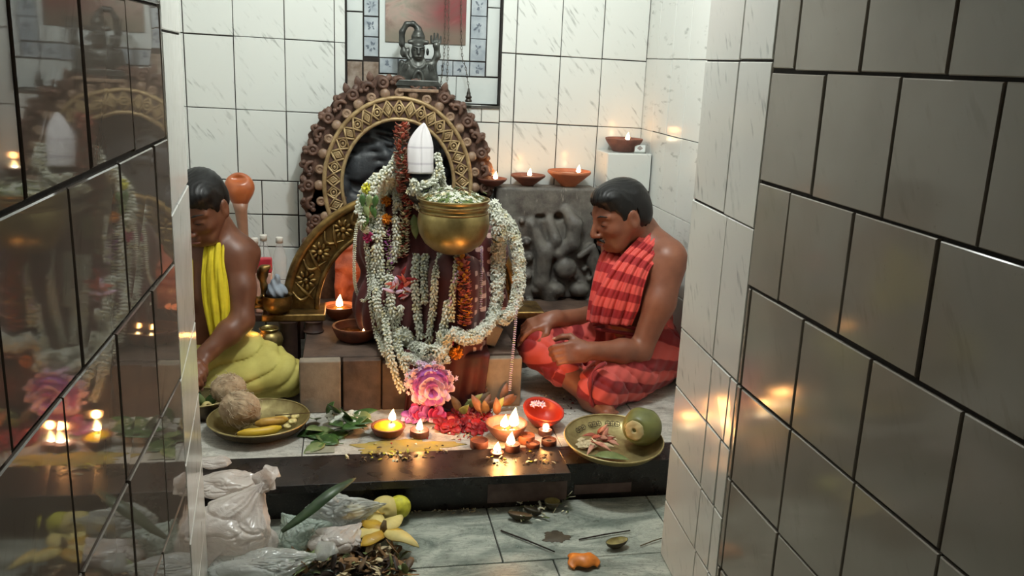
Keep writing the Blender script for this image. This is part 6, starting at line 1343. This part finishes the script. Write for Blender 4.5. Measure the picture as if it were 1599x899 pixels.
S_.cut(lambda X: (PZ+.002)-X[..., 2]); S_.build('body', M_SKIN2, boy); hd.parts(boy, .060, moustache=False, long_nape=-.04); add_nails(nails, boy)
S_ = SDF(.005); S_.ell((-.475, 2.99, .22), (.165, .125, .11), k=.04)
for a, c, e in ((hipL, knL, anL), (hipR, knR, anR)): S_.chain([a, a.lerp(c, .5)+Vector((0, 0, .006)), c], [.112, .096, .070], .03)
S_.cap(hipL.lerp(knL, .5), hipR.lerp(knR, .4), .085, None, .05); S_.chain([knL, knL.lerp(anL, .4), knL.lerp(anL, .85)], [.070, .066, .050], .02)
S_.disp(lambda X: .011*np.exp(-np.abs(np.sin((X[..., 0]*.75+X[..., 1]*.35-X[..., 2]*1.2)*44+1.0*np.sin(X[..., 0]*15+X[..., 2]*9)))*3.2)-.003); S_.cut(lambda X: (PZ+.001)-X[..., 2]); S_.cut(lambda X: .128-X[..., 2])
S_.build('dhoti', M_YELD, boy)
sh = [(P(322, 350, y=2.98), P(345, 366, y=3.0), .01), (P(322, 372, y=2.90), P(350, 376, y=2.90), .012), (P(317, 400, y=2.86), P(350, 405, y=2.86), .012), (P(315, 440, y=2.85), P(355, 440, y=2.84), .012), (P(318, 480, y=2.84), P(358, 478, y=2.83), .012), (P(327, 525, y=2.83), P(358, 510, y=2.82), .010)]
shawl('scarf', sh, M_YEL, boy, 3, .0055, 40, 60)
sh2 = [(P(322, 350, y=2.98), P(345, 366, y=3.0), .01), (Vector((-.47, 3.02, .69)), Vector((-.46, 3.05, .66)), .01), (Vector((-.52, 2.93, .66)), Vector((-.48, 2.93, .66)), .01), (Vector((-.54, 2.86, .55)), Vector((-.48, 2.86, .55)), .01), (Vector((-.55, 2.84, .40)), Vector((-.48, 2.84, .40)), .01)]
shawl('scarf_end', sh2, M_YEL, boy, 2, .005, 24, 40)
# ------------------------------------------------------------------ light
w = bpy.data.worlds.new('world'); scene.world = w; w.use_nodes = True
w.node_tree.nodes['Background'].inputs[0].default_value = (.02, .02, .022, 1); w.node_tree.nodes['Background'].inputs[1].default_value = 1
def lamp(name, kind, loc, energy, col, size=.05, rot=None, sy=None, spread=None):
    l = bpy.data.lights.new(name, kind); l.energy = energy; l.color = col
    if kind == 'AREA':
        l.size = size
        if sy: l.shape = 'RECTANGLE'; l.size_y = sy
    else: l.shadow_soft_size = size
    o = bpy.data.objects.new(name, l); COL.objects.link(o); o.location = loc
    if rot: o.rotation_euler = [math.radians(a) for a in rot]
    return o
# the shrine's own cool white bulb under the ceiling
lamp('shrine_bulb', 'POINT', (.36, 2.28, 2.16), 38, (.95, 1.0, .98), .06)
for p, e in LAMPS:
    if e: lamp('flame_light', 'POINT', p, e*.36, (1.0, .42, .12), .012)
vs = scene.view_settings; vs.view_transform = 'Standard'; vs.look = 'None'; vs.gamma = 1; vs.use_curve_mapping = False; vs.exposure = 0.55
scene.cycles.use_denoising = True; scene.cycles.max_bounces = 8; scene.cycles.caustics_reflective = False; scene.cycles.caustics_refractive = False
scene.cycles.transparent_max_bounces = 12; scene.cycles.sample_clamp_indirect = 4.0
